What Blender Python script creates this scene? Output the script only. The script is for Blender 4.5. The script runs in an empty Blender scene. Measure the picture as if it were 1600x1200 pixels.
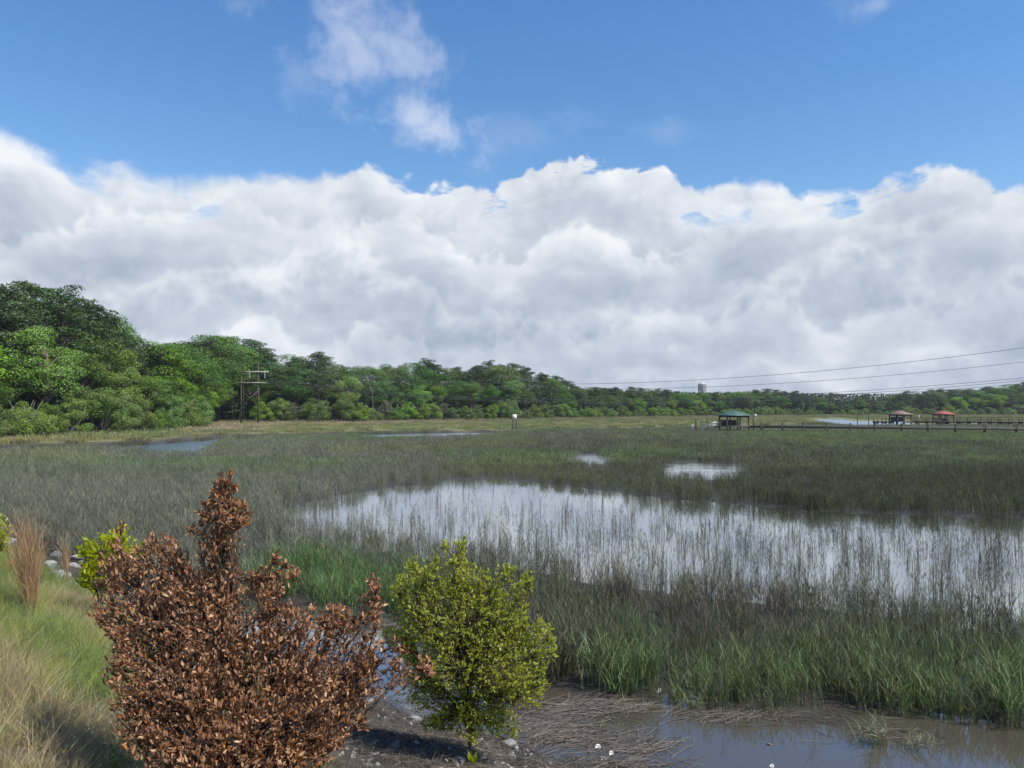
import bpy, math, random
import numpy as np

R = math.radians
scene = bpy.context.scene
rng = np.random.default_rng(7)
random.seed(7)

# ------------------------------------------------------------------ camera
EYE = 5.0            # eye above the water of the marsh
F = 1200.0           # focal length in pixels of a 1600 x 1200 frame
HOR = 636.0          # row of the horizon
PITCH = math.atan((HOR - 600.0) / F)
cam_d = bpy.data.cameras.new('camera')
cam_d.sensor_width = 36.0
cam_d.lens = 36.0 * F / 1600.0
cam_d.clip_start = 0.1
cam_d.clip_end = 6000.0
cam = bpy.data.objects.new('camera', cam_d)
scene.collection.objects.link(cam)
cam.location = (0, 0, EYE)
cam.rotation_euler = (math.pi / 2 + PITCH, 0, 0)
scene.camera = cam

# ------------------------------------------------------------------ sun, exposure
SUN_AZ = R(118.0)     # clockwise from the view direction: right and a little behind
SUN_EL = R(53.0)
sun_vec = np.array([math.sin(SUN_AZ) * math.cos(SUN_EL), math.cos(SUN_AZ) * math.cos(SUN_EL), math.sin(SUN_EL)])
sun_d = bpy.data.lights.new('sun', 'SUN')
sun_d.energy = 5.0
sun_d.angle = R(0.6)
sun_d.color = (1.0, 0.95, 0.86)
sun = bpy.data.objects.new('sun', sun_d)
scene.collection.objects.link(sun)
sun.location = (60, -40, 120)
from mathutils import Vector
sun.rotation_euler = Vector(sun_vec).to_track_quat('Z', 'Y').to_euler()

vs = scene.view_settings
vs.view_transform = 'Standard'
vs.look = 'None'
vs.exposure = 0.22
vs.gamma = 1.0
vs.use_curve_mapping = False
scene.cycles.use_denoising = True
scene.cycles.max_bounces = 5
scene.cycles.diffuse_bounces = 2
scene.cycles.glossy_bounces = 2
scene.cycles.transmission_bounces = 2
scene.cycles.volume_bounces = 0
scene.cycles.transparent_max_bounces = 4
scene.cycles.use_adaptive_sampling = True
scene.cycles.adaptive_threshold = 0.02
scene.cycles.caustics_reflective = False
scene.cycles.caustics_refractive = False


# ------------------------------------------------------------------ node helper
class Nodes:
    def __init__(self, tree):
        self.t = tree
        tree.nodes.clear()

    def add(self, typ, ins=None, **props):
        n = self.t.nodes.new(typ)
        for k, v in props.items():
            setattr(n, k, v)
        for k, v in (ins or {}).items():
            self.put(n.inputs[k], v)
        return n

    def put(self, sock, v):
        if hasattr(v, 'is_linked') or isinstance(v, bpy.types.NodeSocket):
            self.t.links.new(v, sock)
        elif isinstance(v, bpy.types.Node):
            self.t.links.new(v.outputs[0], sock)
        else:
            sock.default_value = v

    def m(self, op, a, b=None, c=None, clamp=False):
        n = self.t.nodes.new('ShaderNodeMath')
        n.operation = op
        n.use_clamp = clamp
        for i, v in enumerate((a, b, c)):
            if v is not None:
                self.put(n.inputs[i], v)
        return n.outputs[0]

    def vm(self, op, a, b=None):
        n = self.t.nodes.new('ShaderNodeVectorMath')
        n.operation = op
        self.put(n.inputs[0], a)
        if b is not None:
            self.put(n.inputs[1], b)
        return n.outputs[0]

    def noise(self, vec, scale, detail=4.0, rough=0.5, dist=0.0, lac=2.0):
        n = self.add('ShaderNodeTexNoise', {'Scale': scale, 'Detail': detail, 'Roughness': rough, 'Distortion': dist, 'Lacunarity': lac})
        if vec is not None:
            self.put(n.inputs['Vector'], vec)
        return n.outputs[0]

    def smooth(self, v, lo, hi, a=0.0, b=1.0):
        n = self.t.nodes.new('ShaderNodeMapRange')
        n.interpolation_type = 'SMOOTHSTEP'
        self.put(n.inputs[0], v)
        for i, q in enumerate((lo, hi, a, b)):
            self.put(n.inputs[i + 1], q)
        return n.outputs[0]

    def lin(self, v, lo, hi, a=0.0, b=1.0):
        n = self.t.nodes.new('ShaderNodeMapRange')
        self.put(n.inputs[0], v)
        for i, q in enumerate((lo, hi, a, b)):
            self.put(n.inputs[i + 1], q)
        return n.outputs[0]

    def mix(self, fac, a, b, blend='MIX'):
        n = self.t.nodes.new('ShaderNodeMix')
        n.data_type = 'RGBA'
        n.blend_type = blend
        self.put(n.inputs['Factor'], fac)
        ia = [s for s in n.inputs if s.name == 'A' and s.type == 'RGBA'][0]
        ib = [s for s in n.inputs if s.name == 'B' and s.type == 'RGBA'][0]
        self.put(ia, a)
        self.put(ib, b)
        return [s for s in n.outputs if s.type == 'RGBA'][0]


# ------------------------------------------------------------------ sky
def px_dir(px, py):
    """direction of a photo pixel (the photo is 1600 x 1200)"""
    dx, dy = (px - 800.0) / F, (600.0 - py) / F
    c, s = math.cos(PITCH), math.sin(PITCH)
    return np.array([dx, c - s * dy, s + c * dy])


def px_azel(px, py):
    d = px_dir(px, py)
    return math.atan2(d[0], d[1]), d[2] / math.hypot(d[0], d[1])


world = bpy.data.worlds.new('World')
scene.world = world
world.use_nodes = True
W = Nodes(world.node_tree)
tc = W.add('ShaderNodeTexCoord')
D0 = tc.outputs['Generated']
sky = W.add('ShaderNodeTexSky', sky_type='NISHITA', sun_disc=False, sun_elevation=SUN_EL, sun_rotation=SUN_AZ,
            altitude=0.0, air_density=1.25, dust_density=0.25, ozone_density=2.6)
sep = W.add('ShaderNodeSeparateXYZ', {0: D0})
dx_, dy_, dz_ = sep.outputs
az = W.m('ARCTAN2', dx_, dy_)
hyp = W.m('SQRT', W.m('ADD', W.m('MULTIPLY', dx_, dx_), W.m('MULTIPLY', dy_, dy_)))
te = W.m('DIVIDE', dz_, W.m('MAXIMUM', hyp, 0.02))       # tangent of the elevation
# top of the cloud bank, as it runs round the horizon
bank_px = [(0, 196), (100, 228), (200, 240), (290, 268), (350, 268), (420, 262), (500, 262), (570, 256), (640, 266), (720, 280),
           (765, 292), (810, 268), (870, 258), (940, 254), (1030, 250), (1065, 284), (1085, 300), (1130, 288), (1190, 284),
           (1260, 294), (1350, 282), (1430, 266), (1490, 268), (1550, 282), (1600, 284)]
pts = []
for p in bank_px:
    a, t = px_azel(*p)
    pts.append(((a + math.pi) / (2 * math.pi), t))
outer = [(0.0, 0.33), (0.06, 0.28), (0.12, 0.34), (0.19, 0.30), (0.26, 0.36), (0.32, 0.31), (0.37, 0.33)]
outer2 = [(0.63, 0.27), (0.68, 0.33), (0.74, 0.29), (0.8, 0.35), (0.87, 0.30), (0.94, 0.35), (1.0, 0.33)]
cp = outer + pts + outer2
fc = W.add('ShaderNodeFloatCurve', {'Value': W.lin(az, -math.pi, math.pi)})
cv = fc.mapping.curves[0]
cv.points[0].location = cp[0]
cv.points[1].location = cp[-1]
for p in cp[1:-1]:
    cv.points.new(*p)
fc.mapping.update()
top = fc.outputs[0]
# puffy displacement of the edge
warp = W.add('ShaderNodeTexNoise', {'Vector': D0, 'Scale': 7.0, 'Detail': 2.0, 'Roughness': 0.5})
wv = W.vm('SCALE', W.vm('SUBTRACT', warp.outputs['Color'], (0.5, 0.5, 0.5)))
wv.node.inputs['Scale'].default_value = 0.06
Dw = W.vm('ADD', D0, wv)


def cloud_noise(vec, det=8.0):
    a = W.noise(vec, 9.0, det, 0.6)
    p = W.noise(vec, 26.0, 2.0, 0.5)
    puff = W.m('ABSOLUTE', W.m('SUBTRACT', p, 0.5))               # creased, billowing
    return W.m('ADD', W.m('SUBTRACT', a, 0.5), W.m('MULTIPLY', W.m('SUBTRACT', 0.1, puff), 0.55))


cn = cloud_noise(Dw)
edge = W.m('SUBTRACT', top, te)                                  # height below the top of the bank
dens = W.m('ADD', edge, W.m('MULTIPLY', cn, 0.07))
# blue gaps low in the torn upper part of the bank
gapn = W.noise(W.vm('MULTIPLY', Dw, (1.0, 1.0, 2.4)), 8.0, 5.0, 0.55)
hole = W.m('MULTIPLY', W.smooth(gapn, 0.5, 0.74), W.smooth(edge, 0.12, 0.02))
dens = W.m('SUBTRACT', dens, W.m('MULTIPLY', hole, 0.03))
# the left part of the bank is softer than the right one
soft = W.m('ADD', W.lin(W.noise(D0, 2.3, 1.0), 0.4, 0.62, 0.007, 0.016), W.smooth(az, -0.2, -0.5, 0.0, 0.03))
bank = W.smooth(dens, 0.0, W.m('ADD', soft, W.m('MULTIPLY', hole, 0.05)))
# towards the sun: the side that is lit
sdir = tuple((sun_vec * 0.022 + np.array([0, 0, 0.012])).tolist())
cn2 = cloud_noise(W.vm('ADD', Dw, sdir), 3.0)
lit = W.m('SUBTRACT', cn, cn2)
# broad masses inside the bank, flattened as clouds seen from below and afar are
flat = W.vm('MULTIPLY', Dw, (1.0, 1.0, 3.0))
big = W.noise(flat, 2.7, 3.0, 0.5)
mid = W.noise(flat, 6.5, 7.0, 0.56)
mass = W.m('ADD', W.m('MULTIPLY', W.m('SUBTRACT', big, 0.5), 1.5), W.m('MULTIPLY', W.m('SUBTRACT', mid, 0.5), 1.05))
mass = W.m('ADD', mass, W.m('MULTIPLY', lit, 1.1))
# heaps of cloud one behind the other, each with a bright head over a greyer base
heap = W.smooth(dens, 0.0, 0.10, 0.34, -0.10)
for k, (t0, amp, puff, depth, op) in enumerate(((0.235, 0.12, 0.16, 0.075, 0.75), (0.175, 0.12, -0.14, 0.07, 0.8), (0.115, 0.09, 0.10, 0.05, 0.8), (0.065, 0.05, -0.06, 0.035, 0.6))):
    cxy = W.add('ShaderNodeCombineXYZ', {0: dx_, 1: dy_, 2: 3.7 * (k + 1)}).outputs[0]
    n1 = W.noise(cxy, 3.2 + 1.3 * k, 2.0, 0.5)
    e_k = W.m('ADD', W.m('SUBTRACT', t0, te), W.m('ADD', W.m('MULTIPLY', W.m('SUBTRACT', n1, 0.5), amp * 2.2), W.m('MULTIPLY', cn, puff)))
    sh = W.smooth(e_k, 0.0, depth, 0.34, -0.12)
    heap = W.m('ADD', heap, W.m('MULTIPLY', W.m('SUBTRACT', sh, heap), W.m('MULTIPLY', W.smooth(e_k, -0.004, 0.018), op)))
shade = W.lin(W.m('ADD', W.m('MULTIPLY', mass, 0.85), W.m('MULTIPLY', heap, 0.95)), -0.42, 0.5)
ramp = W.add('ShaderNodeValToRGB', {0: shade})
els = ramp.color_ramp.elements
els[0].position, els[0].color = 0.0, (0.37, 0.445, 0.55, 1)
els[1].position, els[1].color = 1.0, (0.85, 0.88, 0.92, 1)
e = els.new(0.45)
e.color = (0.545, 0.605, 0.69, 1)
cloud_col = W.vm('SCALE', ramp.outputs[0])
cloud_col.node.inputs['Scale'].default_value = 9.2
# thin torn clouds above the bank
tn = W.noise(Dw, 11.0, 5.0, 0.6)


def blob(px, py, rx, ry, rot):
    a, t = px_azel(px, py)
    u = W.m('SUBTRACT', az, a)
    v = W.m('SUBTRACT', te, t)
    c, s = math.cos(rot), math.sin(rot)
    uu = W.m('DIVIDE', W.m('ADD', W.m('MULTIPLY', u, c), W.m('MULTIPLY', v, s)), rx / F)
    vv = W.m('DIVIDE', W.m('SUBTRACT', W.m('MULTIPLY', v, c), W.m('MULTIPLY', u, s)), ry / F)
    return W.m('SUBTRACT', 1.0, W.m('SQRT', W.m('ADD', W.m('MULTIPLY', uu, uu), W.m('MULTIPLY', vv, vv))))


thin = None
for b, k in (((535, 52, 165, 125, R(-20)), 0.55), ((640, 72, 120, 75, R(-45)), 0.48), ((655, 186, 140, 66, R(-27)), 0.66), ((470, 120, 50, 60, 0), 0.2),
             ((985, 200, 120, 30, R(-12)), 0.14), ((1365, 8, 80, 34, 0), 0.3), ((800, 212, 140, 46, R(5)), 0.12)):
    g = blob(*b)
    q = W.m('MULTIPLY', W.smooth(W.m('ADD', g, W.m('MULTIPLY', W.m('SUBTRACT', tn, 0.5), 3.4)), 0.1, 1.15), k)
    thin = q if thin is None else W.m('MAXIMUM', thin, q)
# the same torn clouds go on overhead and behind
far_n = W.noise(D0, 3.1, 4.0, 0.55)
over = W.m('MULTIPLY', W.smooth(far_n, 0.56, 0.75), W.smooth(te, 0.53, 0.75, 0.0, 0.75))
thin = W.m('MAXIMUM', thin, over)
# sky colour: the phone renders the blue deep
sky_c = W.add('ShaderNodeHueSaturation', {'Hue': 0.507, 'Saturation': 1.28, 'Value': 1.36, 'Color': sky.outputs[0]}).outputs[0]
c1 = W.mix(thin, sky_c, (6.4, 6.9, 8.2, 1))
c2 = W.mix(bank, c1, cloud_col)
bg = W.add('ShaderNodeBackground', {'Color': c2, 'Strength': 0.1})
wo = W.add('ShaderNodeOutputWorld', {'Surface': bg.outputs[0]})
world.cycles.sampling_method = 'NONE'


# ------------------------------------------------------------------ geometry helpers
def at_z(px, py, z=0.0):
    d = px_dir(px, py)
    t = (z - EYE) / d[2]
    return np.array([d[0] * t, d[1] * t, z])


def at_y(px, py, Y):
    d = px_dir(px, py)
    t = Y / d[1]
    return np.array([d[0] * t, Y, EYE + d[2] * t])


def to_px(P):
    """photo pixel of world points (N, 3)"""
    P = np.asarray(P, float)
    c, s = math.cos(PITCH), math.sin(PITCH)
    y, z = P[..., 1], P[..., 2] - EYE
    dep = np.maximum(y * c + z * s, 0.01)
    return 800 + F * P[..., 0] / dep, 600 - F * (z * c - y * s) / dep


def unit(v):
    v = np.asarray(v, float)
    return v / np.maximum(np.linalg.norm(v, axis=-1, keepdims=True), 1e-9)


def vnoise(x, y, seed=0):
    xi, yi = np.floor(x).astype(np.int64), np.floor(y).astype(np.int64)
    fx, fy = x - xi, y - yi
    fx, fy = fx * fx * (3 - 2 * fx), fy * fy * (3 - 2 * fy)

    def h(a, b):
        n = (a * 374761393 + b * 668265263 + seed * 974634721) & 0x7fffffff
        n = ((n ^ (n >> 13)) * 1274126177) & 0x7fffffff
        return ((n ^ (n >> 16)) & 0xffff) / 65535.0
    a = h(xi, yi) * (1 - fx) + h(xi + 1, yi) * fx
    b = h(xi, yi + 1) * (1 - fx) + h(xi + 1, yi + 1) * fx
    return a * (1 - fy) + b * fy


def fbm(x, y, seed=0, octs=4):
    r, a, t = 0.0, 0.5, 0.0
    for i in range(octs):
        r = r + a * vnoise(x * 2 ** i, y * 2 ** i, seed + i * 17)
        t += a
        a *= 0.5
    return r / t


def sstep(x, lo, hi):
    t = np.clip((x - lo) / (hi - lo), 0, 1)
    return t * t * (3 - 2 * t)


def sd_poly(x, y, poly):
    """signed distance, positive inside"""
    x, y = np.asarray(x, float), np.asarray(y, float)
    d = np.full(x.shape, 1e18)
    inside = np.zeros(x.shape, bool)
    n = len(poly)
    for i in range(n):
        ax, ay = poly[i]
        bx, by = poly[(i + 1) % n]
        ex, ey = bx - ax, by - ay
        t = np.clip(((x - ax) * ex + (y - ay) * ey) / (ex * ex + ey * ey + 1e-12), 0, 1)
        d = np.minimum(d, (x - ax - t * ex) ** 2 + (y - ay - t * ey) ** 2)
        c = ((ay > y) != (by > y)) & (x < ex * (y - ay) / (ey if abs(ey) > 1e-12 else 1e-12) + ax)
        inside ^= c
    d = np.sqrt(d)
    return np.where(inside, d, -d)


class MB:
    """collects shapes; build() links them as ONE mesh object"""

    def __init__(self):
        self.v, self.q, self.t, self.n = [], [], [], 0

    def add(self, V, Q=None, T=None):
        V = np.asarray(V, float).reshape(-1, 3)
        if Q is not None and len(Q):
            self.q.append(np.asarray(Q, np.int64).reshape(-1, 4) + self.n)
        if T is not None and len(T):
            self.t.append(np.asarray(T, np.int64).reshape(-1, 3) + self.n)
        self.v.append(V)
        self.n += len(V)
        return self

    def box(self, c, s, rz=0.0):
        c, s = np.asarray(c, float), np.asarray(s, float) / 2
        V = np.array([[x, y, z] for z in (-1, 1) for y in (-1, 1) for x in (-1, 1)], float) * s
        if rz:
            a, b = math.cos(rz), math.sin(rz)
            V = np.stack([V[:, 0] * a - V[:, 1] * b, V[:, 0] * b + V[:, 1] * a, V[:, 2]], 1)
        return self.add(V + c, [[0, 2, 3, 1], [4, 5, 7, 6], [0, 1, 5, 4], [2, 6, 7, 3], [0, 4, 6, 2], [1, 3, 7, 5]])

    def bar(self, a, b, w, h=None):
        a, b = np.asarray(a, float), np.asarray(b, float)
        h = h or w
        d = unit(b - a)
        up = np.array([0, 0, 1.0]) if abs(d[2]) < 0.9 else np.array([1.0, 0, 0])
        r = unit(np.cross(d, up))
        u = np.cross(r, d)
        V = [p + r * sx * w / 2 + u * sy * h / 2 for p in (a, b) for sx, sy in ((-1, -1), (1, -1), (1, 1), (-1, 1))]
        return self.add(V, [[3, 2, 1, 0], [4, 5, 6, 7], [0, 1, 5, 4], [1, 2, 6, 5], [2, 3, 7, 6], [3, 0, 4, 7]])

    def tube(self, path, rad, sides=6, cap=True):
        P = np.asarray(path, float)
        n = len(P)
        rad = np.broadcast_to(np.asarray(rad, float), (n,))
        T = np.gradient(P, axis=0)
        T = unit(T)
        ref = np.array([0, 0, 1.0]) if abs(T[0][2]) < 0.8 else np.array([1.0, 0, 0])
        A = unit(np.cross(T, ref))
        B = np.cross(T, A)
        th = np.arange(sides) * 2 * math.pi / sides
        ring = P[:, None] + rad[:, None, None] * (A[:, None] * np.cos(th)[None, :, None] + B[:, None] * np.sin(th)[None, :, None])
        i = np.arange(n - 1)[:, None] * sides
        j = np.arange(sides)[None]
        k = (j + 1) % sides
        Q = np.stack([i + j, i + k, i + sides + k, i + sides + j], -1).reshape(-1, 4)
        V = ring.reshape(-1, 3)
        T3 = None
        if cap:
            V = np.vstack([V, P[0], P[-1]])
            a, b = n * sides, n * sides + 1
            j = np.arange(sides)
            k = (j + 1) % sides
            T3 = np.vstack([np.stack([np.full(sides, a), k, j], 1), np.stack([np.full(sides, b), (n - 1) * sides + j, (n - 1) * sides + k], 1)])
        return self.add(V, Q, T3)

    def lathe(self, prof, c=(0, 0, 0), sides=20):
        c = np.asarray(c, float)
        th = np.arange(sides) * 2 * math.pi / sides
        V = np.array([[r * math.cos(a), r * math.sin(a), z] for r, z in prof for a in th]) + c
        n = len(prof)
        i = np.arange(n - 1)[:, None] * sides
        j = np.arange(sides)[None]
        k = (j + 1) % sides
        Q = np.stack([i + j, i + k, i + sides + k, i + sides + j], -1).reshape(-1, 4)
        return self.add(V, Q)

    def mesh(self, name, mat, smooth=False):
        V = np.vstack(self.v)
        Q = np.vstack(self.q) if self.q else np.zeros((0, 4), np.int64)
        T = np.vstack(self.t) if self.t else np.zeros((0, 3), np.int64)
        me = bpy.data.meshes.new(name)
        me.vertices.add(len(V))
        me.vertices.foreach_set('co', V.astype(np.float32).ravel())
        loops = np.concatenate([Q.ravel(), T.ravel()]).astype(np.int32)
        me.loops.add(len(loops))
        me.loops.foreach_set('vertex_index', loops)
        tot = np.concatenate([np.full(len(Q), 4), np.full(len(T), 3)]).astype(np.int32)
        start = np.concatenate([[0], np.cumsum(tot)[:-1]]).astype(np.int32)
        me.polygons.add(len(tot))
        me.polygons.foreach_set('loop_start', start)
        if smooth:
            me.polygons.foreach_set('use_smooth', np.ones(len(tot), bool))
        me.update(calc_edges=True)
        if mat is not None:
            for m_ in (mat if isinstance(mat, (list, tuple)) else [mat]):
                me.materials.append(m_)
        return me

    def build(self, name, mat, parent=None, smooth=False):
        return link(name, self.mesh(name, mat, smooth), parent)


def link(name, me, parent=None, loc=None):
    o = bpy.data.objects.new(name, me)
    scene.collection.objects.link(o)
    if parent is not None:
        o.parent = parent
    if loc is not None:
        o.location = loc
    return o


def empty(name, loc=(0, 0, 0), rz=0.0):
    o = bpy.data.objects.new(name, None)
    scene.collection.objects.link(o)
    o.location = [float(q) for q in loc]
    o.rotation_euler = (0, 0, rz)
    o.empty_display_size = 0.3
    return o


def tag(o, label=None, cat=None, group=None, kind=None):
    if label:
        o['label'] = label
    if cat:
        o['category'] = cat
    if group:
        o['group'] = group
    if kind:
        o['kind'] = kind
    return o


# ------------------------------------------------------------------ materials
def material(name):
    m = bpy.data.materials.new(name)
    m.use_nodes = True
    return m, Nodes(m.node_tree)


def finish(n, shader, disp=None):
    n.add('ShaderNodeOutputMaterial', {'Surface': shader})


def solid(name, col, rough=0.6, metal=0.0, var=0.25, scale=3.0, bump=0.0, dark=None):
    """plain coat with weathering: colour mottled by noise"""
    m, n = material(name)
    tcn = n.add('ShaderNodeTexCoord').outputs['Object']
    a = n.noise(tcn, scale, 5.0, 0.6)
    b = n.noise(tcn, scale * 7.0, 3.0, 0.6)
    f = n.m('ADD', n.m('MULTIPLY', a, 0.65), n.m('MULTIPLY', b, 0.35))
    f = n.lin(f, 0.3, 0.7)
    d = dark or tuple(c * (1 - var * 1.6) for c in col)
    l = tuple(min(1, c * (1 + var)) for c in col)
    cc = n.mix(f, (*d, 1), (*l, 1))
    p = n.add('ShaderNodeBsdfPrincipled', {'Base Color': cc, 'Roughness': rough, 'Metallic': metal})
    if bump:
        bn = n.add('ShaderNodeBump', {'Height': f, 'Strength': bump, 'Distance': 0.05})
        n.put(p.inputs['Normal'], bn.outputs[0])
    finish(n, p.outputs[0])
    return m


def leafy(name, c_lo, c_hi, trans=0.3, rough=0.55, hue=0.02, obj_var=0.25, spec=0.3, tcol=None, light=None):
    """leaves: colour differs from leaf to leaf and from plant to plant"""
    m, n = material(name)
    g = n.add('ShaderNodeNewGeometry')
    rnd = g.outputs['Random Per Island']
    oi = n.add('ShaderNodeObjectInfo').outputs['Random']
    cc = n.mix(rnd, (*c_lo, 1), (*c_hi, 1))
    if light:
        cc = n.mix(n.smooth(rnd, 0.86, 0.98), cc, (*light, 1))
    r2 = n.m('FRACT', n.m('MULTIPLY', oi, 7.31))
    hs = n.add('ShaderNodeHueSaturation', {'Hue': n.lin(oi, 0, 1, 0.5 - hue, 0.5 + hue), 'Saturation': n.lin(r2, 0, 1, 0.82, 1.12),
                                           'Value': n.lin(n.m('FRACT', n.m('MULTIPLY', oi, 3.7)), 0, 1, 1 - obj_var, 1 + obj_var), 'Color': cc})
    col = hs.outputs[0]
    p = n.add('ShaderNodeBsdfPrincipled', {'Base Color': col, 'Roughness': rough, 'Specular IOR Level': spec})
    tcc = n.mix(1.0, col, (*(tcol or (1.25, 1.2, 0.5)), 1), 'MULTIPLY')
    t = n.add('ShaderNodeBsdfTranslucent', {'Color': tcc})
    ms = n.add('ShaderNodeMixShader', {0: trans, 1: p.outputs[0], 2: t.outputs[0]})
    finish(n, ms.outputs[0])
    return m


def tinted(name, trans=0.25, rough=0.6, spec=0.25):
    """marsh and bank grass: each clump carries its own colour"""
    m, n = material(name)
    at = n.add('ShaderNodeAttribute', attribute_name='tint', attribute_type='INSTANCER')
    rnd = n.add('ShaderNodeNewGeometry').outputs['Random Per Island']
    hs = n.add('ShaderNodeHueSaturation', {'Hue': n.lin(rnd, 0, 1, 0.475, 0.515), 'Saturation': n.lin(n.m('FRACT', n.m('MULTIPLY', rnd, 5.7)), 0, 1, 0.6, 1.15),
                                           'Value': n.lin(n.m('FRACT', n.m('MULTIPLY', rnd, 11.3)), 0, 1, 0.5, 1.5), 'Color': at.outputs['Color']})
    dead = n.smooth(n.m('FRACT', n.m('MULTIPLY', rnd, 23.1)), 0.86, 0.92)
    gcol = n.mix(n.m('MULTIPLY', dead, 0.75), hs.outputs[0], (0.27, 0.22, 0.14, 1))
    p = n.add('ShaderNodeBsdfPrincipled', {'Base Color': gcol, 'Roughness': rough, 'Specular IOR Level': spec})
    t = n.add('ShaderNodeBsdfTranslucent', {'Color': gcol})
    ms = n.add('ShaderNodeMixShader', {0: trans, 1: p.outputs[0], 2: t.outputs[0]})
    finish(n, ms.outputs[0])
    return m


M = {}
M['bark'] = solid('bark', (0.13, 0.10, 0.08), 0.9, var=0.4, scale=2.0, bump=0.5)
M['bark_pine'] = solid('pine bark', (0.15, 0.105, 0.08), 0.9, var=0.4, scale=1.5, bump=0.5)
M['bark_grey'] = solid('grey bark', (0.2, 0.18, 0.16), 0.9, var=0.35, scale=2.0, bump=0.5)
M['twig'] = solid('twig bark', (0.09, 0.065, 0.05), 0.85, var=0.35, scale=20.0)
M['leaf_oak'] = leafy('oak leaves', (0.055, 0.11, 0.02), (0.135, 0.24, 0.042), 0.2)
M['leaf_bright'] = leafy('bright leaves', (0.11, 0.21, 0.024), (0.245, 0.385, 0.05), 0.24)
M['leaf_pine'] = leafy('pine needles', (0.03, 0.062, 0.019), (0.08, 0.135, 0.038), 0.15, hue=0.015)
M['leaf_myrtle'] = leafy('myrtle leaves', (0.08, 0.145, 0.028), (0.19, 0.30, 0.056), 0.2)
M['leaf_grey'] = leafy('moss hung leaves', (0.10, 0.12, 0.07), (0.2, 0.22, 0.14), 0.2)
M['leaf_shaded'] = leafy('shaded thicket leaves', (0.02, 0.035, 0.012), (0.05, 0.075, 0.022), 0.15)  # darkened to stand for the shade inside the wood
M['leaf_brown'] = leafy('dead brown leaves', (0.15, 0.054, 0.014), (0.54, 0.248, 0.085), 0.24, rough=0.5, hue=0.0, obj_var=0.0, spec=0.25, tcol=(1.1, 0.75, 0.45), light=(0.6, 0.38, 0.19))
M['leaf_lime'] = leafy('lime green leaves', (0.28, 0.34, 0.015), (0.54, 0.57, 0.035), 0.5, rough=0.45, hue=0.0, obj_var=0.0, spec=0.45, tcol=(1.35, 1.3, 0.4), light=(0.45, 0.48, 0.07))
M['grass'] = tinted('marsh grass blades')
M['bank_grass'] = tinted('bank grass blades', 0.35)
M['straw'] = leafy('dry straw', (0.055, 0.045, 0.036), (0.25, 0.205, 0.16), 0.05, 0.8, 0.0, 0.0, tcol=(1, 0.9, 0.7))
M['broom'] = leafy('broom grass straw', (0.34, 0.20, 0.09), (0.62, 0.40, 0.2), 0.35, 0.7, 0.0, 0.0, tcol=(1, 0.8, 0.55))
M['rock'] = solid('riprap stone', (0.36, 0.35, 0.335), 0.9, var=0.3, scale=5.0, bump=0.7)
M['shell'] = solid('shell', (0.66, 0.63, 0.56), 0.6, var=0.2, scale=30.0)
M['pole_wood'] = solid('pole wood', (0.11, 0.088, 0.072), 0.9, var=0.3, scale=1.0)
M['arm_wood'] = solid('pale arm timber', (0.36, 0.34, 0.31), 0.8, var=0.2, scale=1.0)
M['insulator'] = solid('insulator glaze', (0.55, 0.57, 0.58), 0.3, var=0.15)
M['wire'] = solid('wire aluminium', (0.17, 0.18, 0.19), 0.5, 0.6, var=0.1)
M['sign_white'] = solid('sign white paint', (0.78, 0.77, 0.73), 0.6, var=0.1, scale=2.0)
M['dock_wood'] = solid('weathered dock timber', (0.15, 0.13, 0.115), 0.9, var=0.35, scale=2.0)
M['dock_dark'] = solid('dark creosote timber', (0.06, 0.052, 0.046), 0.9, var=0.35, scale=2.0)
M['roof_green'] = solid('green metal roof', (0.055, 0.13, 0.105), 0.6, var=0.3, scale=1.0)
M['roof_brown'] = solid('brown shingle roof', (0.21, 0.15, 0.125), 0.85, var=0.25, scale=3.0)
M['roof_red'] = solid('red roof', (0.29, 0.085, 0.058), 0.8, var=0.2, scale=2.0)
M['alu'] = solid('aluminium rail', (0.36, 0.37, 0.38), 0.4, 0.5, var=0.1)
M['tank_white'] = solid('tank white paint', (0.45, 0.45, 0.46), 0.5, var=0.12, scale=0.2)
M['tank_red'] = solid('tank red paint', (0.42, 0.13, 0.11), 0.5, var=0.12, scale=0.2)

# ------------------------------------------------------------------ ground, water
# the causeway bank falls from the camera to the water along a line running away to the left
BN = np.array([0.68, 0.73])


def bank_s(x, y):
    """distance from the shore line up the bank (negative over the marsh)"""
    return 8.1 - BN[0] * x - BN[1] * y + (fbm(x * 0.35, y * 0.35, 5, 3) - 0.5) * 1.2


def plan(pxs, z=0.0):
    return [tuple(at_z(a, b, z)[:2]) for a, b in pxs]


POND = plan([(395, 808), (480, 780), (590, 761), (700, 750), (800, 748), (870, 754), (960, 766), (1060, 778), (1180, 788), (1300, 795),
             (1450, 801), (1620, 808), (1760, 816), (1900, 1050), (1600, 1000), (1450, 982), (1300, 963), (1150, 947), (1000, 929), (850, 905), (720, 884),
             (640, 880), (540, 866), (430, 846)])
POOL_A = plan([(885, 716), (915, 709), (962, 711), (965, 736), (900, 737)])
POOL_B = plan([(995, 730), (1040, 722), (1100, 721), (1185, 728), (1200, 748), (1100, 752), (1005, 748)])
CREEK = plan([(-300, 708), (0, 703), (200, 697), (350, 686), (500, 680.5), (700, 676.8), (790, 676), (775, 681), (700, 685.5), (600, 686.5), (560, 684.5), (450, 684.5), (365, 688), (325, 709.5), (250, 710), (210, 704), (60, 707), (-300, 712)])
CREEK_FAR = plan([(-300, 708), (0, 703), (200, 697), (350, 686), (500, 680.5), (700, 676.8), (850, 675), (1000, 672.6), (1090, 670), (1300, 666)]) + [(1400, 170), (1400, 2400), (-1400, 2400), (-1400, 100)]
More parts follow.
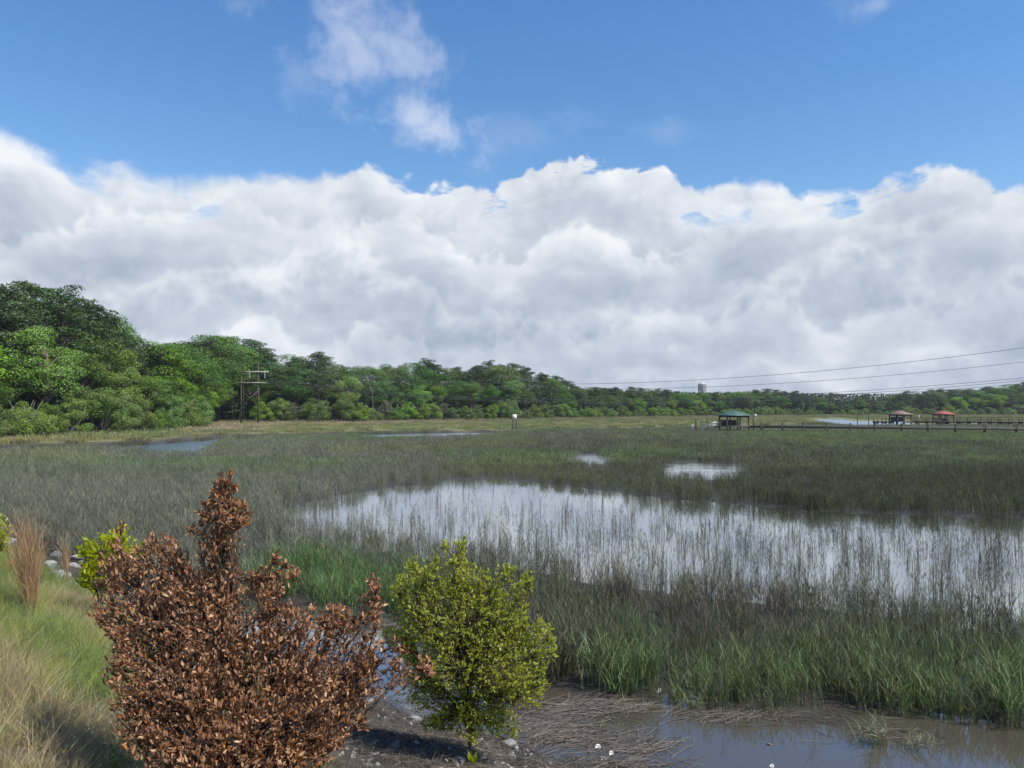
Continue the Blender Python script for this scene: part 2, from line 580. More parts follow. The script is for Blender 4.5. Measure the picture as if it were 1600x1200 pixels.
CREEK_B = plan([(1262, 655.2), (1310, 654.6), (1345, 657.6), (1425, 658.6), (1438, 666.5), (1330, 667.5), (1280, 661.5)])
# near edge of the marsh grass, over the muddy channel along the bank
CHANNEL = plan([(-60, 843), (60, 868), (200, 905), (330, 925), (430, 937), (520, 950), (600, 957), (700, 1000), (800, 1052), (860, 1080), (960, 1084), (1100, 1094), (1300, 1110),
                (1600, 1132), (1900, 1150), (2600, 1500), (500, 1500), (-60, 900)])
TREE_PX = [(-420, 702), (-150, 694), (0, 687), (100, 683), (210, 677), (318, 669), (345, 661.5), (450, 661.5), (560, 661), (660, 659), (740, 657.2), (850, 655.8), (900, 654.6),
           (1000, 652.6), (1200, 650.4), (1400, 649.4), (1600, 648.8), (1900, 648.6), (2300, 648.6)]
TREE_LINE = [at_z(a, b, 0.5)[:2] for a, b in TREE_PX]
WOOD = [tuple(p) for p in TREE_LINE] + [(1400, 600), (1400, 2400), (-1400, 2400), (-1400, 90)]


def wobble(x, y):
    wob = np.clip(y, 6, 120) * 0.03
    return (x + (fbm(x / (2 + wob * 3), y / (2 + wob * 3), 11, 3) - 0.5) * 2 * wob, y + (fbm(x / (2 + wob * 3), y / (2 + wob * 3), 23, 3) - 0.5) * 2 * wob)


def ground_z(x, y):
    x, y = np.asarray(x, float), np.asarray(y, float)
    xw, yw = wobble(x, y)
    z = 0.05 + (fbm(x * 0.6, y * 0.6, 3, 3) - 0.5) * 0.10
    for poly, dep, ed in ((POND, 0.22, 1.2), (POOL_A, 0.2, 1.0), (POOL_B, 0.2, 1.0)):
        z = z - dep * sstep(sd_poly(xw, yw, poly), 0.2 * ed, 1.4 * ed)
    # the channel by the bank: shallow, mud humps just under or over the water
    ch = sstep(sd_poly(xw, yw, CHANNEL), -0.25, 0.5)
    hump = (fbm(x * 0.55 + 3, y * 0.55, 31, 4) - 0.5) * 0.2 - 0.10 - 0.03 * sstep(x, 0.8, 4.0)
    z = z * (1 - ch) + hump * ch
    # high marsh beyond the creek, with a cut mud bank
    beyond = sstep(y - (94 + 0.2 * np.clip(x + 60, 0, 400)), -1.5, 2.0)
    cr = sd_poly(xw, yw, CREEK)
    z = z + 0.5 * sstep(sd_poly(x, y, CREEK_FAR), -0.6, 0.8)
    z = z - 0.9 * sstep(cr, -0.5, 1.2)
    z = z - 0.8 * sstep(sd_poly(xw, yw, CREEK_B), -0.5, 2.0)
    z = z + 0.9 * sstep(sd_poly(x, y, WOOD), -6.0, 12.0)
    s = bank_s(x, y)
    up = 0.37 * s
    up = np.where(up > 3.0, 3.0 + (up - 3.0) * 0.35, up)
    up = np.minimum(up, 3.45) + (fbm(x * 1.3, y * 1.3, 41, 4) - 0.5) * 0.16 * sstep(s, 0.2, 1.5)
    return np.maximum(z, np.where(s > -0.3, up, -9))


GX, GY = np.arange(-34, 14, 0.1), np.arange(-6, 40, 0.1)
GZ = ground_z(*np.meshgrid(GX, GY))


def gz(x, y):
    if -33 < x < 13 and -5 < y < 39:
        fx, fy = (x + 34) * 10, (y + 6) * 10
        i, j = int(fx), int(fy)
        fx, fy = fx - i, fy - j
        return float((GZ[j, i] * (1 - fx) + GZ[j, i + 1] * fx) * (1 - fy) + (GZ[j + 1, i] * (1 - fx) + GZ[j + 1, i + 1] * fx) * fy)
    return float(ground_z(np.array([x]), np.array([y]))[0])


def zone_colour(x, y):
    """base colour of mud, soil and far turf"""
    n1 = fbm(x * 0.5, y * 0.5, 51, 4)
    n2 = fbm(x * 0.06, y * 0.03, 57, 4)
    mud = np.stack([0.034 + 0.03 * n1, 0.031 + 0.027 * n1, 0.027 + 0.023 * n1], -1)
    soil = np.stack([0.075 + 0.09 * n1, 0.063 + 0.075 * n1, 0.047 + 0.056 * n1], -1)
    turf = np.stack([0.12 + 0.08 * n2, 0.125 + 0.06 * n2, 0.045 + 0.03 * n2], -1)
    fl = np.stack([0.05 + 0.02 * n1, 0.042 + 0.02 * n1, 0.028 + 0.012 * n1], -1)
    c = mud
    far = sstep(sd_poly(x, y, CREEK_FAR), 0.5, 3.0)[..., None]
    c = c * (1 - far) + turf * far
    w = sstep(sd_poly(x, y, WOOD), -2, 4)[..., None]
    c = c * (1 - w) + fl * w
    b = sstep(bank_s(x, y), 0.1, 1.0)[..., None]
    return c * (1 - b) + soil * b


def axis(a, b, n, pw):
    t = np.linspace(-1, 1, n)
    return a + (b - a) * (np.sign(t) * np.abs(t) ** pw * 0.5 + 0.5)


def build_ground():
    tx = np.linspace(-1, 1, 361)
    xs = np.sign(tx) * (np.abs(tx) * 55 + np.abs(tx) ** 5 * 1245)
    ty = np.linspace(0, 1, 430)
    ys = -60 + 52 * np.minimum(ty / 0.06, 1) + np.maximum(ty - 0.06, 0) * 45 + np.maximum((ty - 0.06) / 0.94, 0) ** 3.2 * 1270
    X, Y = np.meshgrid(xs, ys)
    Z = ground_z(X, Y)
    V = np.stack([X, Y, Z], -1).reshape(-1, 3)
    nx, ny = len(xs), len(ys)
    i = np.arange(ny - 1)[:, None] * nx
    j = np.arange(nx - 1)[None]
    Q = np.stack([i + j, i + j + 1, i + j + nx + 1, i + j + nx], -1).reshape(-1, 4)
    mb = MB().add(V, Q)
    m, n = material('marsh mud and soil')
    at = n.add('ShaderNodeAttribute', attribute_name='base')
    pos = n.add('ShaderNodeNewGeometry').outputs['Position']
    a = n.noise(pos, 6.0, 6.0, 0.65)
    b = n.noise(pos, 45.0, 3.0, 0.6)
    f = n.lin(n.m('ADD', n.m('MULTIPLY', a, 0.6), n.m('MULTIPLY', b, 0.4)), 0.3, 0.7, 0.55, 1.45)
    col = n.vm('SCALE', at.outputs['Color'])
    n.put(col.node.inputs['Scale'], f)
    z = n.add('ShaderNodeSeparateXYZ', {0: pos}).outputs[2]
    wet = n.smooth(z, 0.22, 0.03)
    p = n.add('ShaderNodeBsdfPrincipled', {'Base Color': col, 'Roughness': n.lin(wet, 0, 1, 0.92, 0.28), 'Specular IOR Level': 0.4})
    bn = n.add('ShaderNodeBump', {'Height': n.m('ADD', a, n.m('MULTIPLY', b, 0.4)), 'Strength': 1.0, 'Distance': 0.12})
    n.put(p.inputs['Normal'], bn.outputs[0])
    finish(n, p.outputs[0])
    o = mb.build('ground', m, smooth=True)
    C = zone_colour(X.ravel(), Y.ravel())
    ca = o.data.color_attributes.new('base', 'FLOAT_COLOR', 'POINT')
    ca.data.foreach_set('color', np.hstack([C, np.ones((len(C), 1))]).astype(np.float32).ravel())
    tag(o, 'marsh mud, causeway bank and wood floor', 'ground', kind='structure')


build_ground()

m, n = material('marsh water')
pos = n.add('ShaderNodeNewGeometry').outputs['Position']
w1 = n.noise(n.vm('MULTIPLY', pos, (1.0, 0.55, 1.0)), 2.6, 3.0, 0.55)
w2 = n.noise(pos, 0.35, 2.0, 0.5)
wy0 = n.add('ShaderNodeSeparateXYZ', {0: pos}).outputs[1]
bn = n.add('ShaderNodeBump', {'Height': n.m('MULTIPLY', w1, n.lin(w2, 0.35, 0.65, 0.2, 1.0)), 'Strength': n.lin(wy0, 55, 90, 0.06, 1.0), 'Distance': 0.12})
pw = n.add('ShaderNodeBsdfPrincipled', {'Base Color': (0.07, 0.06, 0.045, 1), 'Roughness': n.lin(wy0, 60, 92, 0.05, 0.24), 'IOR': 1.4, 'Normal': bn.outputs[0]})
gl = n.add('ShaderNodeBsdfGlossy', {'Color': (0.92, 0.95, 0.97, 1), 'Roughness': n.lin(wy0, 60, 92, 0.05, 0.24), 'Normal': bn.outputs[0]})
finish(n, n.add('ShaderNodeMixShader', {0: n.smooth(n.add('ShaderNodeLayerWeight', {'Blend': 0.5}).outputs['Facing'], 0.55, 0.88, 0.06, 0.68), 1: pw.outputs[0], 2: gl.outputs[0]}).outputs[0])
M['water'] = m
wx = np.array([-1300, -200, -60, -20, 0, 20, 60, 200, 1300.0])
wy = np.array([-60, 5, 15, 30, 60, 120, 300, 1255.0])
X, Y = np.meshgrid(wx, wy)
i = np.arange(len(wy) - 1)[:, None] * len(wx)
j = np.arange(len(wx) - 1)[None]
water = MB().add(np.stack([X, Y, X * 0], -1).reshape(-1, 3), np.stack([i + j, i + j + 1, i + j + len(wx) + 1, i + j + len(wx)], -1).reshape(-1, 4)).build('water', m)
tag(water, 'shallow tidal water of the marsh pools and creek', 'water', kind='structure')


# ------------------------------------------------------------------ trees
def leaf_quads(P, Nn, size, aspect=0.6, r=None):
    """one small rhombic leaf spray at every point P facing about Nn"""
    r = r or rng
    k = len(P)
    a = unit(np.cross(Nn, r.normal(size=(k, 3))))
    b = np.cross(Nn, a)
    s = size[:, None] * 0.5
    j = r.uniform(0.6, 1.25, (k, 4, 1))
    bend = Nn * s * r.uniform(-0.35, 0.35, (k, 1))
    V = np.stack([P - a * s * j[:, 0] + bend, P - b * s * aspect * j[:, 1], P + a * s * j[:, 2] + bend, P + b * s * aspect * j[:, 3]], 1)
    return V.reshape(-1, 3), np.arange(k * 4).reshape(-1, 4)


def lobe_points(c, rad, k, r, up=0.25):
    d = unit(r.normal(size=(k, 3)) + np.array([0, 0, up]))
    rr = r.uniform(0.55, 1.05, (k, 1)) ** 0.6
    P = c + d * rad * rr
    Nn = unit(d * 1.0 + r.normal(size=(k, 3)) * 0.38 + np.array([0, 0, 0.2]))
    return P, Nn


def limb(mb, a, b, r0, r1, r, bow=0.12, n=5, sides=5):
    a, b = np.asarray(a, float), np.asarray(b, float)
    t = np.linspace(0, 1, n)[:, None]
    off = r.normal(size=3) * np.linalg.norm(b - a) * bow * 0.5 + np.array([0, 0, -np.linalg.norm(b - a) * bow * 0.5])
    P = a + (b - a) * t + off * (4 * t * (1 - t))
    mb.tube(P, np.linspace(r0, r1, n), sides)
    return P


def make_tree(kind, seed):
    """meshes (trunk, crown) of a tree of nominal height 10"""
    r = np.random.default_rng(seed)
    tr, cr = MB(), MB()
    H = 10.0
    if kind in ('oak', 'bright', 'grey'):
        base_c = 0.30 if kind != 'grey' else 0.2
        W_ = r.uniform(2.9, 3.6)
        path = [(0, 0, -0.3), (r.normal() * 0.1, r.normal() * 0.1, 1.6), (r.normal() * 0.25, r.normal() * 0.25, 3.6), (r.normal() * 0.3, r.normal() * 0.3, 7.2)]
        tr.tube(path, [0.26, 0.2, 0.15, 0.05], 7)
        cz = H * (base_c + (1 - base_c) * 0.5)
        n_l = 42 if kind != 'grey' else 32
        skew = r.normal(size=2) * 0.5
        bulge = unit(r.normal(size=(3, 3)))
        for q in range(n_l):
            d = unit(r.normal(size=3))
            f = r.uniform(0.35, 1.0) ** 0.5
            zrel = d[2] * f
            wid = W_ * (1.0 - 0.28 * max(zrel, 0))
            wid *= 0.82 + 0.4 * max(0.0, float((bulge @ d).max())) ** 3
            c = np.array([d[0] * wid * f * 0.80 + skew[0] * (zrel + 0.3), d[1] * wid * f * 0.80 + skew[1] * (zrel + 0.3), cz + zrel * H * (1 - base_c) * 0.42])
            rad = np.array([1, 1, r.uniform(0.55, 0.8)]) * r.uniform(0.5, 1.3)
            k = int(330 * (rad[0] ** 1.5))
            P, Nn = lobe_points(c, rad, k, r)
            cr.add(*leaf_quads(P, Nn, r.uniform(0.10, 0.2, k), 0.62, r))
            if q % 2 == 0:
                z0 = min(max(c[2] - r.uniform(1.5, 3), 2.0), 6.5)
                limb(tr, (0, 0, z0), c, 0.085, 0.02, r)
    elif kind == 'pine':
        lean = r.normal(size=2) * 0.18
        tr.tube([(0, 0, -0.3), (lean[0] * 0.3, lean[1] * 0.3, 4), (lean[0], lean[1], 7.5), (lean[0] * 1.1, lean[1] * 1.1, 9.7)], [0.17, 0.14, 0.1, 0.03], 6)
        n_b = 40
        for q in range(n_b):
            f = (q + r.uniform(0, 1)) / n_b
            z0 = 4.3 + f * 5.2
            reach = (0.7 + 1.75 * math.sin(math.pi * min(1, 0.22 + f * 0.83)) ** 0.8) * r.uniform(0.5, 1.08)
            a = q * 2.4 + r.normal() * 0.4
            p0 = np.array([lean[0] * z0 / 9, lean[1] * z0 / 9, z0])
            p1 = p0 + np.array([math.cos(a) * reach, math.sin(a) * reach, r.uniform(0.1, 0.65)])
            limb(tr, p0, p1, 0.04, 0.012, r, 0.1, 4, 4)
            for u in (1.0, 0.62):
                if u < 1 and r.uniform() < 0.35:
                    continue
                c = p0 + (p1 - p0) * u + r.normal(size=3) * 0.1
                rad = np.array([0.66, 0.66, 0.3]) * r.uniform(0.75, 1.25) * (0.75 + 0.25 * u)
                k = int(95 * rad[0] / 0.6)
                P, Nn = lobe_points(c, rad, k, r, 0.5)
                cr.add(*leaf_quads(P, Nn, r.uniform(0.14, 0.3, k), 0.34, r))
        c = np.array([lean[0] * 1.1, lean[1] * 1.1, 9.6])
        P, Nn = lobe_points(c, np.array([0.55, 0.55, 0.4]), 110, r, 0.5)
        cr.add(*leaf_quads(P, Nn, r.uniform(0.14, 0.28, 110), 0.34, r))
    else:                                   # shrub, leafy down to the ground
        n_l = 40
        for q in range(6):
            a = q * 1.05 + r.normal() * 0.3
            limb(tr, (0, 0, -0.3), (math.cos(a) * 3, math.sin(a) * 3, 6 + r.uniform(-1, 2)), 0.16, 0.04, r, 0.1)
        for q in range(n_l):
            d = unit(r.normal(size=3))
            d[2] = abs(d[2])
            f = r.uniform(0.3, 1.0) ** 0.5
            c = np.array([d[0] * 5.0 * f, d[1] * 5.0 * f, 1.2 + d[2] * 7.4 * f])
            rad = np.array([1, 1, r.uniform(0.6, 0.8)]) * r.uniform(1.1, 1.8)
            k = int(230 * rad[0])
            P, Nn = lobe_points(c, rad, k, r)
            P[:, 2] = np.maximum(P[:, 2], 0.05)
            cr.add(*leaf_quads(P, Nn, r.uniform(0.17, 0.36, k), 0.62, r))
    return tr, cr


LEAF = {'oak': 'leaf_oak', 'bright': 'leaf_bright', 'pine': 'leaf_pine', 'shrub': 'leaf_myrtle', 'grey': 'leaf_grey'}
BARK = {'oak': 'bark', 'bright': 'bark', 'pine': 'bark_pine', 'shrub': 'bark_grey', 'grey': 'bark_grey'}
PROTO = {}
for kind, nvar in (('oak', 4), ('bright', 3), ('pine', 5), ('shrub', 4), ('grey', 2)):
    PROTO[kind] = []
    for v in range(nvar):
        tr, cr = make_tree(kind, 100 + v * 13 + len(kind) * 7)
        PROTO[kind].append((tr.mesh(kind + '_trunk', M[BARK[kind]], True), cr.mesh(kind + '_crown', M[LEAF[kind]])))

TREES = []           # (kind, row, pixel x, empty)
TNAME = {'oak': 'oak_tree', 'bright': 'broadleaf_tree', 'pine': 'pine_tree', 'shrub': 'marsh_edge_shrub', 'grey': 'moss_hung_tree'}


def plant(kind, x, y, h, row, wide=1.0):
    z = gz(x, y) - 0.05
    o = empty(TNAME[kind], (x, y, z), random.uniform(0, 6.28))
    s = h / 10.0
    o.scale = (s * wide * random.uniform(0.9, 1.12), s * wide * random.uniform(0.9, 1.12), s)
    tm, cm = random.choice(PROTO[kind])
    link('trunk', tm, o)
    link('crown', cm, o)
    px, py = to_px(np.array([x, y, z + h]))
    TREES.append([kind, row, float(px), o])
    return o


def tline(t):
    """point on the wood's edge, t in photo columns"""
    xs = [p[0] for p in TREE_PX]
    k = min(max(int(np.searchsorted(xs, t)) - 1, 0), len(xs) - 2)
    f = (t - xs[k]) / (xs[k + 1] - xs[k])
    return TREE_LINE[k] * (1 - f) + TREE_LINE[k + 1] * f


SKYLINE = [(-400, 440), (-100, 436), (0, 435), (50, 440), (85, 458), (125, 452), (150, 470), (180, 500), (200, 532), (235, 530), (270, 526), (300, 522), (355, 521), (392, 530), (420, 550),
           (470, 545), (520, 558), (560, 566), (600, 562), (650, 565), (700, 572), (738, 579), (765, 565), (805, 568), (830, 580), (870, 590), (900, 602), (950, 605), (1000, 607), (1060, 611),
           (1110, 613), (1160, 609), (1200, 609), (1250, 611), (1290, 622), (1322, 626), (1345, 617), (1370, 625), (1392, 615), (1430, 611), (1500, 606), (1560, 602), (1600, 600), (1760, 600), (2300, 600)]
SKX, SKY_ = np.array([p[0] for p in SKYLINE], float), np.array([p[1] for p in SKYLINE], float)


def row(rowname, off, kinds, frac, step_m, x0, x1, jit=0.05, wide=1.0, skip=None, hmin=2.0, hmax=40):
    """walk along the wood's edge; frac = share of the way from the foot up to the skyline"""
    t = x0
    while t < x1:
        p = tline(t)
        q = tline(t + 4)
        e = unit(q - p)
        per_m = 4.0 / max(np.linalg.norm(q - p), 0.05)           # columns per metre along the edge
        view = unit(p)
        back = view * random.uniform(*off)
        P = p + back + e * random.uniform(-1, 1)
        px, py = to_px(np.array([P[0], P[1], 1.0]))
        ysk = float(np.interp(px, SKX, SKY_))
        top_z = EYE + (HOR - ysk) / F * P[1]
        g = gz(P[0], P[1])
        h = (top_z - g) * random.uniform(*frac) * (1.07 if px > 650 else 1.03)
        if not (skip and skip(px)) and hmin < h:
            k = kinds(px) if callable(kinds) else random.choice(kinds)
            plant(k, P[0], P[1], min(h, hmax), rowname, wide * (1.15 if k in ('oak', 'bright', 'grey') else 1.0) * (1.2 if px > 880 else 1.0))
        t += max(min(per_m, 8.0) * step_m * random.uniform(0.75, 1.3) * (1 + 0.0005 * max(P[1] - 200, 0)), 3.0)


gap = lambda px: 322 < px < 408
row('front', (0.5, 5), lambda px: random.choice(['shrub', 'shrub', 'shrub', 'grey']) if 405 < px < 700 else 'shrub', (0.22, 0.44), 4.2, -70, 1690, wide=1.05, skip=gap)
row('middle', (8, 14), lambda px: random.choice(['bright', 'bright', 'oak']) if px < 330 else random.choice(['oak', 'oak', 'bright', 'oak', 'pine'] if px < 700 else ['oak', 'oak', 'pine', 'oak', 'bright', 'pine']), (0.5, 0.78), 5.2, -70, 1690, wide=1.2, skip=lambda px: 335 < px < 395)
row('back', (17, 26), lambda px: 'pine' if (px < 200 or random.random() < (0.35 if px < 700 else 0.55)) else 'oak', (0.88, 1.0), 5.0, -70, 1690, wide=1.28)
row('deep', (32, 48), lambda px: 'pine' if random.random() < 0.75 else 'oak', (0.84, 0.98), 7.0, -70, 1690, wide=1.15)


# thicket under the trees: nobody could count it; shade of the wood put into its leaf colour
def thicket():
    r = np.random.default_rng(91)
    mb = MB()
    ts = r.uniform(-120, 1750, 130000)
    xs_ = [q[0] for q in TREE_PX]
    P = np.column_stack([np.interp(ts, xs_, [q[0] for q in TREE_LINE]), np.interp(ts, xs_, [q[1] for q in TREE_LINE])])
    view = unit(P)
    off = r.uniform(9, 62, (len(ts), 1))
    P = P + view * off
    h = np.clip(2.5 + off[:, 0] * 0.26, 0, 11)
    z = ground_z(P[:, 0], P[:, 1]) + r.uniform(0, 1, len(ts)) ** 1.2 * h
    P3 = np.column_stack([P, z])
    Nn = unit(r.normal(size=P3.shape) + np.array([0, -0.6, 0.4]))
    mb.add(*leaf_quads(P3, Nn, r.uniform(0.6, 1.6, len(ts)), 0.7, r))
    tag(mb.build('undergrowth', M['leaf_shaded']), 'undergrowth beneath the trees, leaf colour darkened for shade within the wood', 'undergrowth', kind='stuff')


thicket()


# ------------------------------------------------------------------ grass (scattered clumps; stuff)
def blade(mb, base, d, L, w, bend, r, segs=3, face=None):
    """a tapering, arching strip"""
    d = unit(d)
    side = unit(np.cross(d, r.normal(size=3))) if face is None else face
    out = unit(np.array([d[0], d[1], 0]) + r.normal(size=3) * np.array([0.3, 0.3, 0]) + 1e-6)
    V, P = [], np.array(base, float)
    for i in range(segs + 1):
        t = i / segs
        ww = w * (1 - t) ** 0.7 * 0.5
        if i < segs:
            V += [P - side * ww, P + side * ww]
        else:
            V += [P]
        dd = unit(d + out * bend * t * 1.6 + np.array([0, 0, -1]) * bend * t * t * 1.3)
        P = P + dd * L / segs
    Q = [[2 * i, 2 * i + 1, 2 * i + 3, 2 * i + 2] for i in range(segs - 1)]
    k = 2 * (segs - 1)
    mb.add(V, Q, [[k, k + 1, k + 2]])


def clump_stems(seed, n, rad, h, w, leaves, leaf_len, bend=0.35, lean=0.08):
    r = np.random.default_rng(seed)
    mb = MB()
    for i in range(n):
        a, q = r.uniform(0, 6.28), rad * math.sqrt(r.uniform())
        b = np.array([math.cos(a) * q, math.sin(a) * q, -0.05])
        L = h * r.uniform(0.6, 1.1)
        d = unit(np.array([r.normal() * lean, r.normal() * lean, 1.0]))
        blade(mb, b, d, L, w, r.uniform(0, 0.12) if r.uniform() < 0.88 else r.uniform(0.5, 1.3), r, 3)
        for k in range(leaves):
            p = b + d * L * r.uniform(0.2, 0.85)
            a2 = r.uniform(0, 6.28)
            dd = unit(np.array([math.cos(a2) * 0.45, math.sin(a2) * 0.45, 1.0]))
            blade(mb, p, dd, leaf_len * r.uniform(0.6, 1.2), w * 1.15, bend * r.uniform(0.3, 1.3), r, 3)
    return mb


def clump_tuft(seed, n, h, w, bend, spread=0.5, rad=0.06):
    r = np.random.default_rng(seed)
    mb = MB()
    for i in range(n):
        a = r.uniform(0, 6.28)
        s = spread * r.uniform(0.1, 1.0)
        b = np.array([math.cos(a) * rad * s * 2, math.sin(a) * rad * s * 2, -0.04])
        blade(mb, b, (math.cos(a) * s, math.sin(a) * s, 1), h * r.uniform(0.55, 1.1), w, bend * r.uniform(0.4, 1.2), r, 5)
    return mb


def scatter(name, label, cat, clumps, P, scl, tint, idx, mat, tilt=0.06):
    """one object: points with their clumps placed by geometry nodes"""
    col = bpy.data.collections.new(name + '_clumps')
    for i, c in enumerate(clumps):
        o = bpy.data.objects.new('%s_clump_%02d' % (name, i), c.mesh('%s_clump' % name, mat))
        col.objects.link(o)
    me = bpy.data.meshes.new(name)
    me.vertices.add(len(P))
    me.vertices.foreach_set('co', np.asarray(P, np.float32).ravel())
    rr = np.random.default_rng(len(P))
    rot = np.column_stack([rr.normal(size=len(P)) * tilt, rr.normal(size=len(P)) * tilt, rr.uniform(0, 6.283, len(P))])
    for nm, ty, dat, key in (('rot', 'FLOAT_VECTOR', rot, 'vector'), ('scl', 'FLOAT', scl, 'value'), ('idx', 'INT', idx, 'value'),
                             ('tint', 'FLOAT_COLOR', np.hstack([tint, np.ones((len(P), 1))]), 'color')):
        a = me.attributes.new(nm, ty, 'POINT')
        a.data.foreach_set(key, np.asarray(dat, np.int32 if ty == 'INT' else np.float32).ravel())
    me.materials.append(mat)
    o = link(name, me)
    ng = bpy.data.node_groups.new(name, 'GeometryNodeTree')
    ng.interface.new_socket('Geometry', in_out='INPUT', socket_type='NodeSocketGeometry')
    ng.interface.new_socket('Geometry', in_out='OUTPUT', socket_type='NodeSocketGeometry')
    nd, lk = ng.nodes, ng.links
    gi, go = nd.new('NodeGroupInput'), nd.new('NodeGroupOutput')
    ci = nd.new('GeometryNodeCollectionInfo')
    ci.inputs['Collection'].default_value = col
    ci.inputs['Separate Children'].default_value = True
    ci.inputs['Reset Children'].default_value = True
    ip = nd.new('GeometryNodeInstanceOnPoints')
    ip.inputs['Pick Instance'].default_value = True

    def named(nm, ty):
        a = nd.new('GeometryNodeInputNamedAttribute')
        a.data_type = ty
        a.inputs['Name'].default_value = nm
        return a.outputs['Attribute']
    lk.new(gi.outputs[0], ip.inputs['Points'])
    lk.new(ci.outputs[0], ip.inputs['Instance'])
    lk.new(named('idx', 'INT'), ip.inputs['Instance Index'])
    lk.new(named('rot', 'FLOAT_VECTOR'), ip.inputs['Rotation'])
    lk.new(named('scl', 'FLOAT'), ip.inputs['Scale'])
    lk.new(ip.outputs[0], go.inputs[0])
    mod = o.modifiers.new('scatter', 'NODES')
    mod.node_group = ng
    tag(o, label, cat, kind='stuff')
    return o


def frustum_points(y0, y1, density, r, k=0.80):
    """uniform points over the part of the marsh the photo can see (and a little beside it)"""
    area = k * (y1 * y1 - y0 * y0) + 10.0 * (y1 - y0)
    nn = int(area * density)
    y = np.sqrt(r.uniform(y0 * y0, y1 * y1, nn))
    x = r.uniform(-1, 1, nn) * (k * y + 5.0)
    return x, y


def marsh_tint(x, y, r):
    """colour of the cordgrass: grey-olive, greener and darker stretches, straw near the wood, a painted shadow band at right"""
    px, py = to_px(np.column_stack([x, y, np.zeros_like(x)]))
    n1 = fbm(x * 0.12, y * 0.07, 61, 4)
    n2 = fbm(x * 0.5, y * 0.3, 67, 3)
    grey = np.array([0.155, 0.17, 0.115])
    dark = np.array([0.078, 0.1, 0.042])
    brown = np.array([0.12, 0.10, 0.072])
    green = np.array([0.075, 0.16, 0.034])
    olive = np.array([0.15, 0.20, 0.055])
    yel = np.array([0.25, 0.235, 0.075])
    tan = np.array([0.36, 0.27, 0.165])
    c = np.tile(grey, (len(x), 1))

    def to(col, w):
        nonlocal c
        w = np.clip(w, 0, 1)[:, None]
        c = c * (1 - w) + col * w
    to(dark, sstep(px + (n1 - 0.5) * 500, 500, 950) * sstep(y, 200, 60) * 0.85)
    to(olive, sstep(n1, 0.5, 0.68) * sstep(y, 40, 70) * 0.6)
    to(brown, sstep(n2, 0.45, 0.65) * sstep(y, 34, 20) * 0.75)
    to(green, sstep(px, 340, 430) * sstep(px, 720, 600) * sstep(py + (n2 - 0.5) * 60, 872, 905) * 0.95)
    frontg = np.array([0.12, 0.19, 0.055])
    to(frontg, sstep(px, 860, 960) * sstep(py + (n2 - 0.5) * 90, 1030, 1075) * 0.8)
    to(green, sstep(px, 940, 980) * sstep(px, 1050, 1010) * sstep(py, 995, 1030) * 0.6)
    far = sstep(sd_poly(x, y, CREEK_FAR), 0.0, 4.0)
    to(olive * 1.05, far * 0.9)
    to(yel, far * sstep(n1 + (n2 - .5) * .3, 0.42, 0.6))
    cf = sd_poly(x, y, CREEK_FAR)
    to(dark * 0.55, sstep(cf, -2.5, -0.5) * sstep(cf, 5.0, 2.0))
    edge = sd_poly(x, y, WOOD)
    to(tan, sstep(edge, -26, -6) * sstep(px, 255, 330) * sstep(px, 760, 620))
    to(tan * 0.75, sstep(edge, -45, -8) * sstep(px, 620, 780) * 0.6)
    to(olive, sstep(px, 1090, 1160) * sstep(y, 95, 120) * sstep(y, 190, 150) * 0.6)
    to(green * 1.2, sstep(fbm(x * 0.035 + 5, y * 0.09, 69, 3), 0.52, 0.68) * sstep(y, 45, 70) * 0.6)
    to(dark * 0.7, sstep(px, 1050, 1180) * sstep(y, 34, 38) * sstep(y, 62, 52) * 0.75)  # dark grass at right, with the shadows there put into the tint
    c *= r.uniform(0.7, 1.7, (len(x), 1))
    return np.clip(c, 0.01, 0.6)


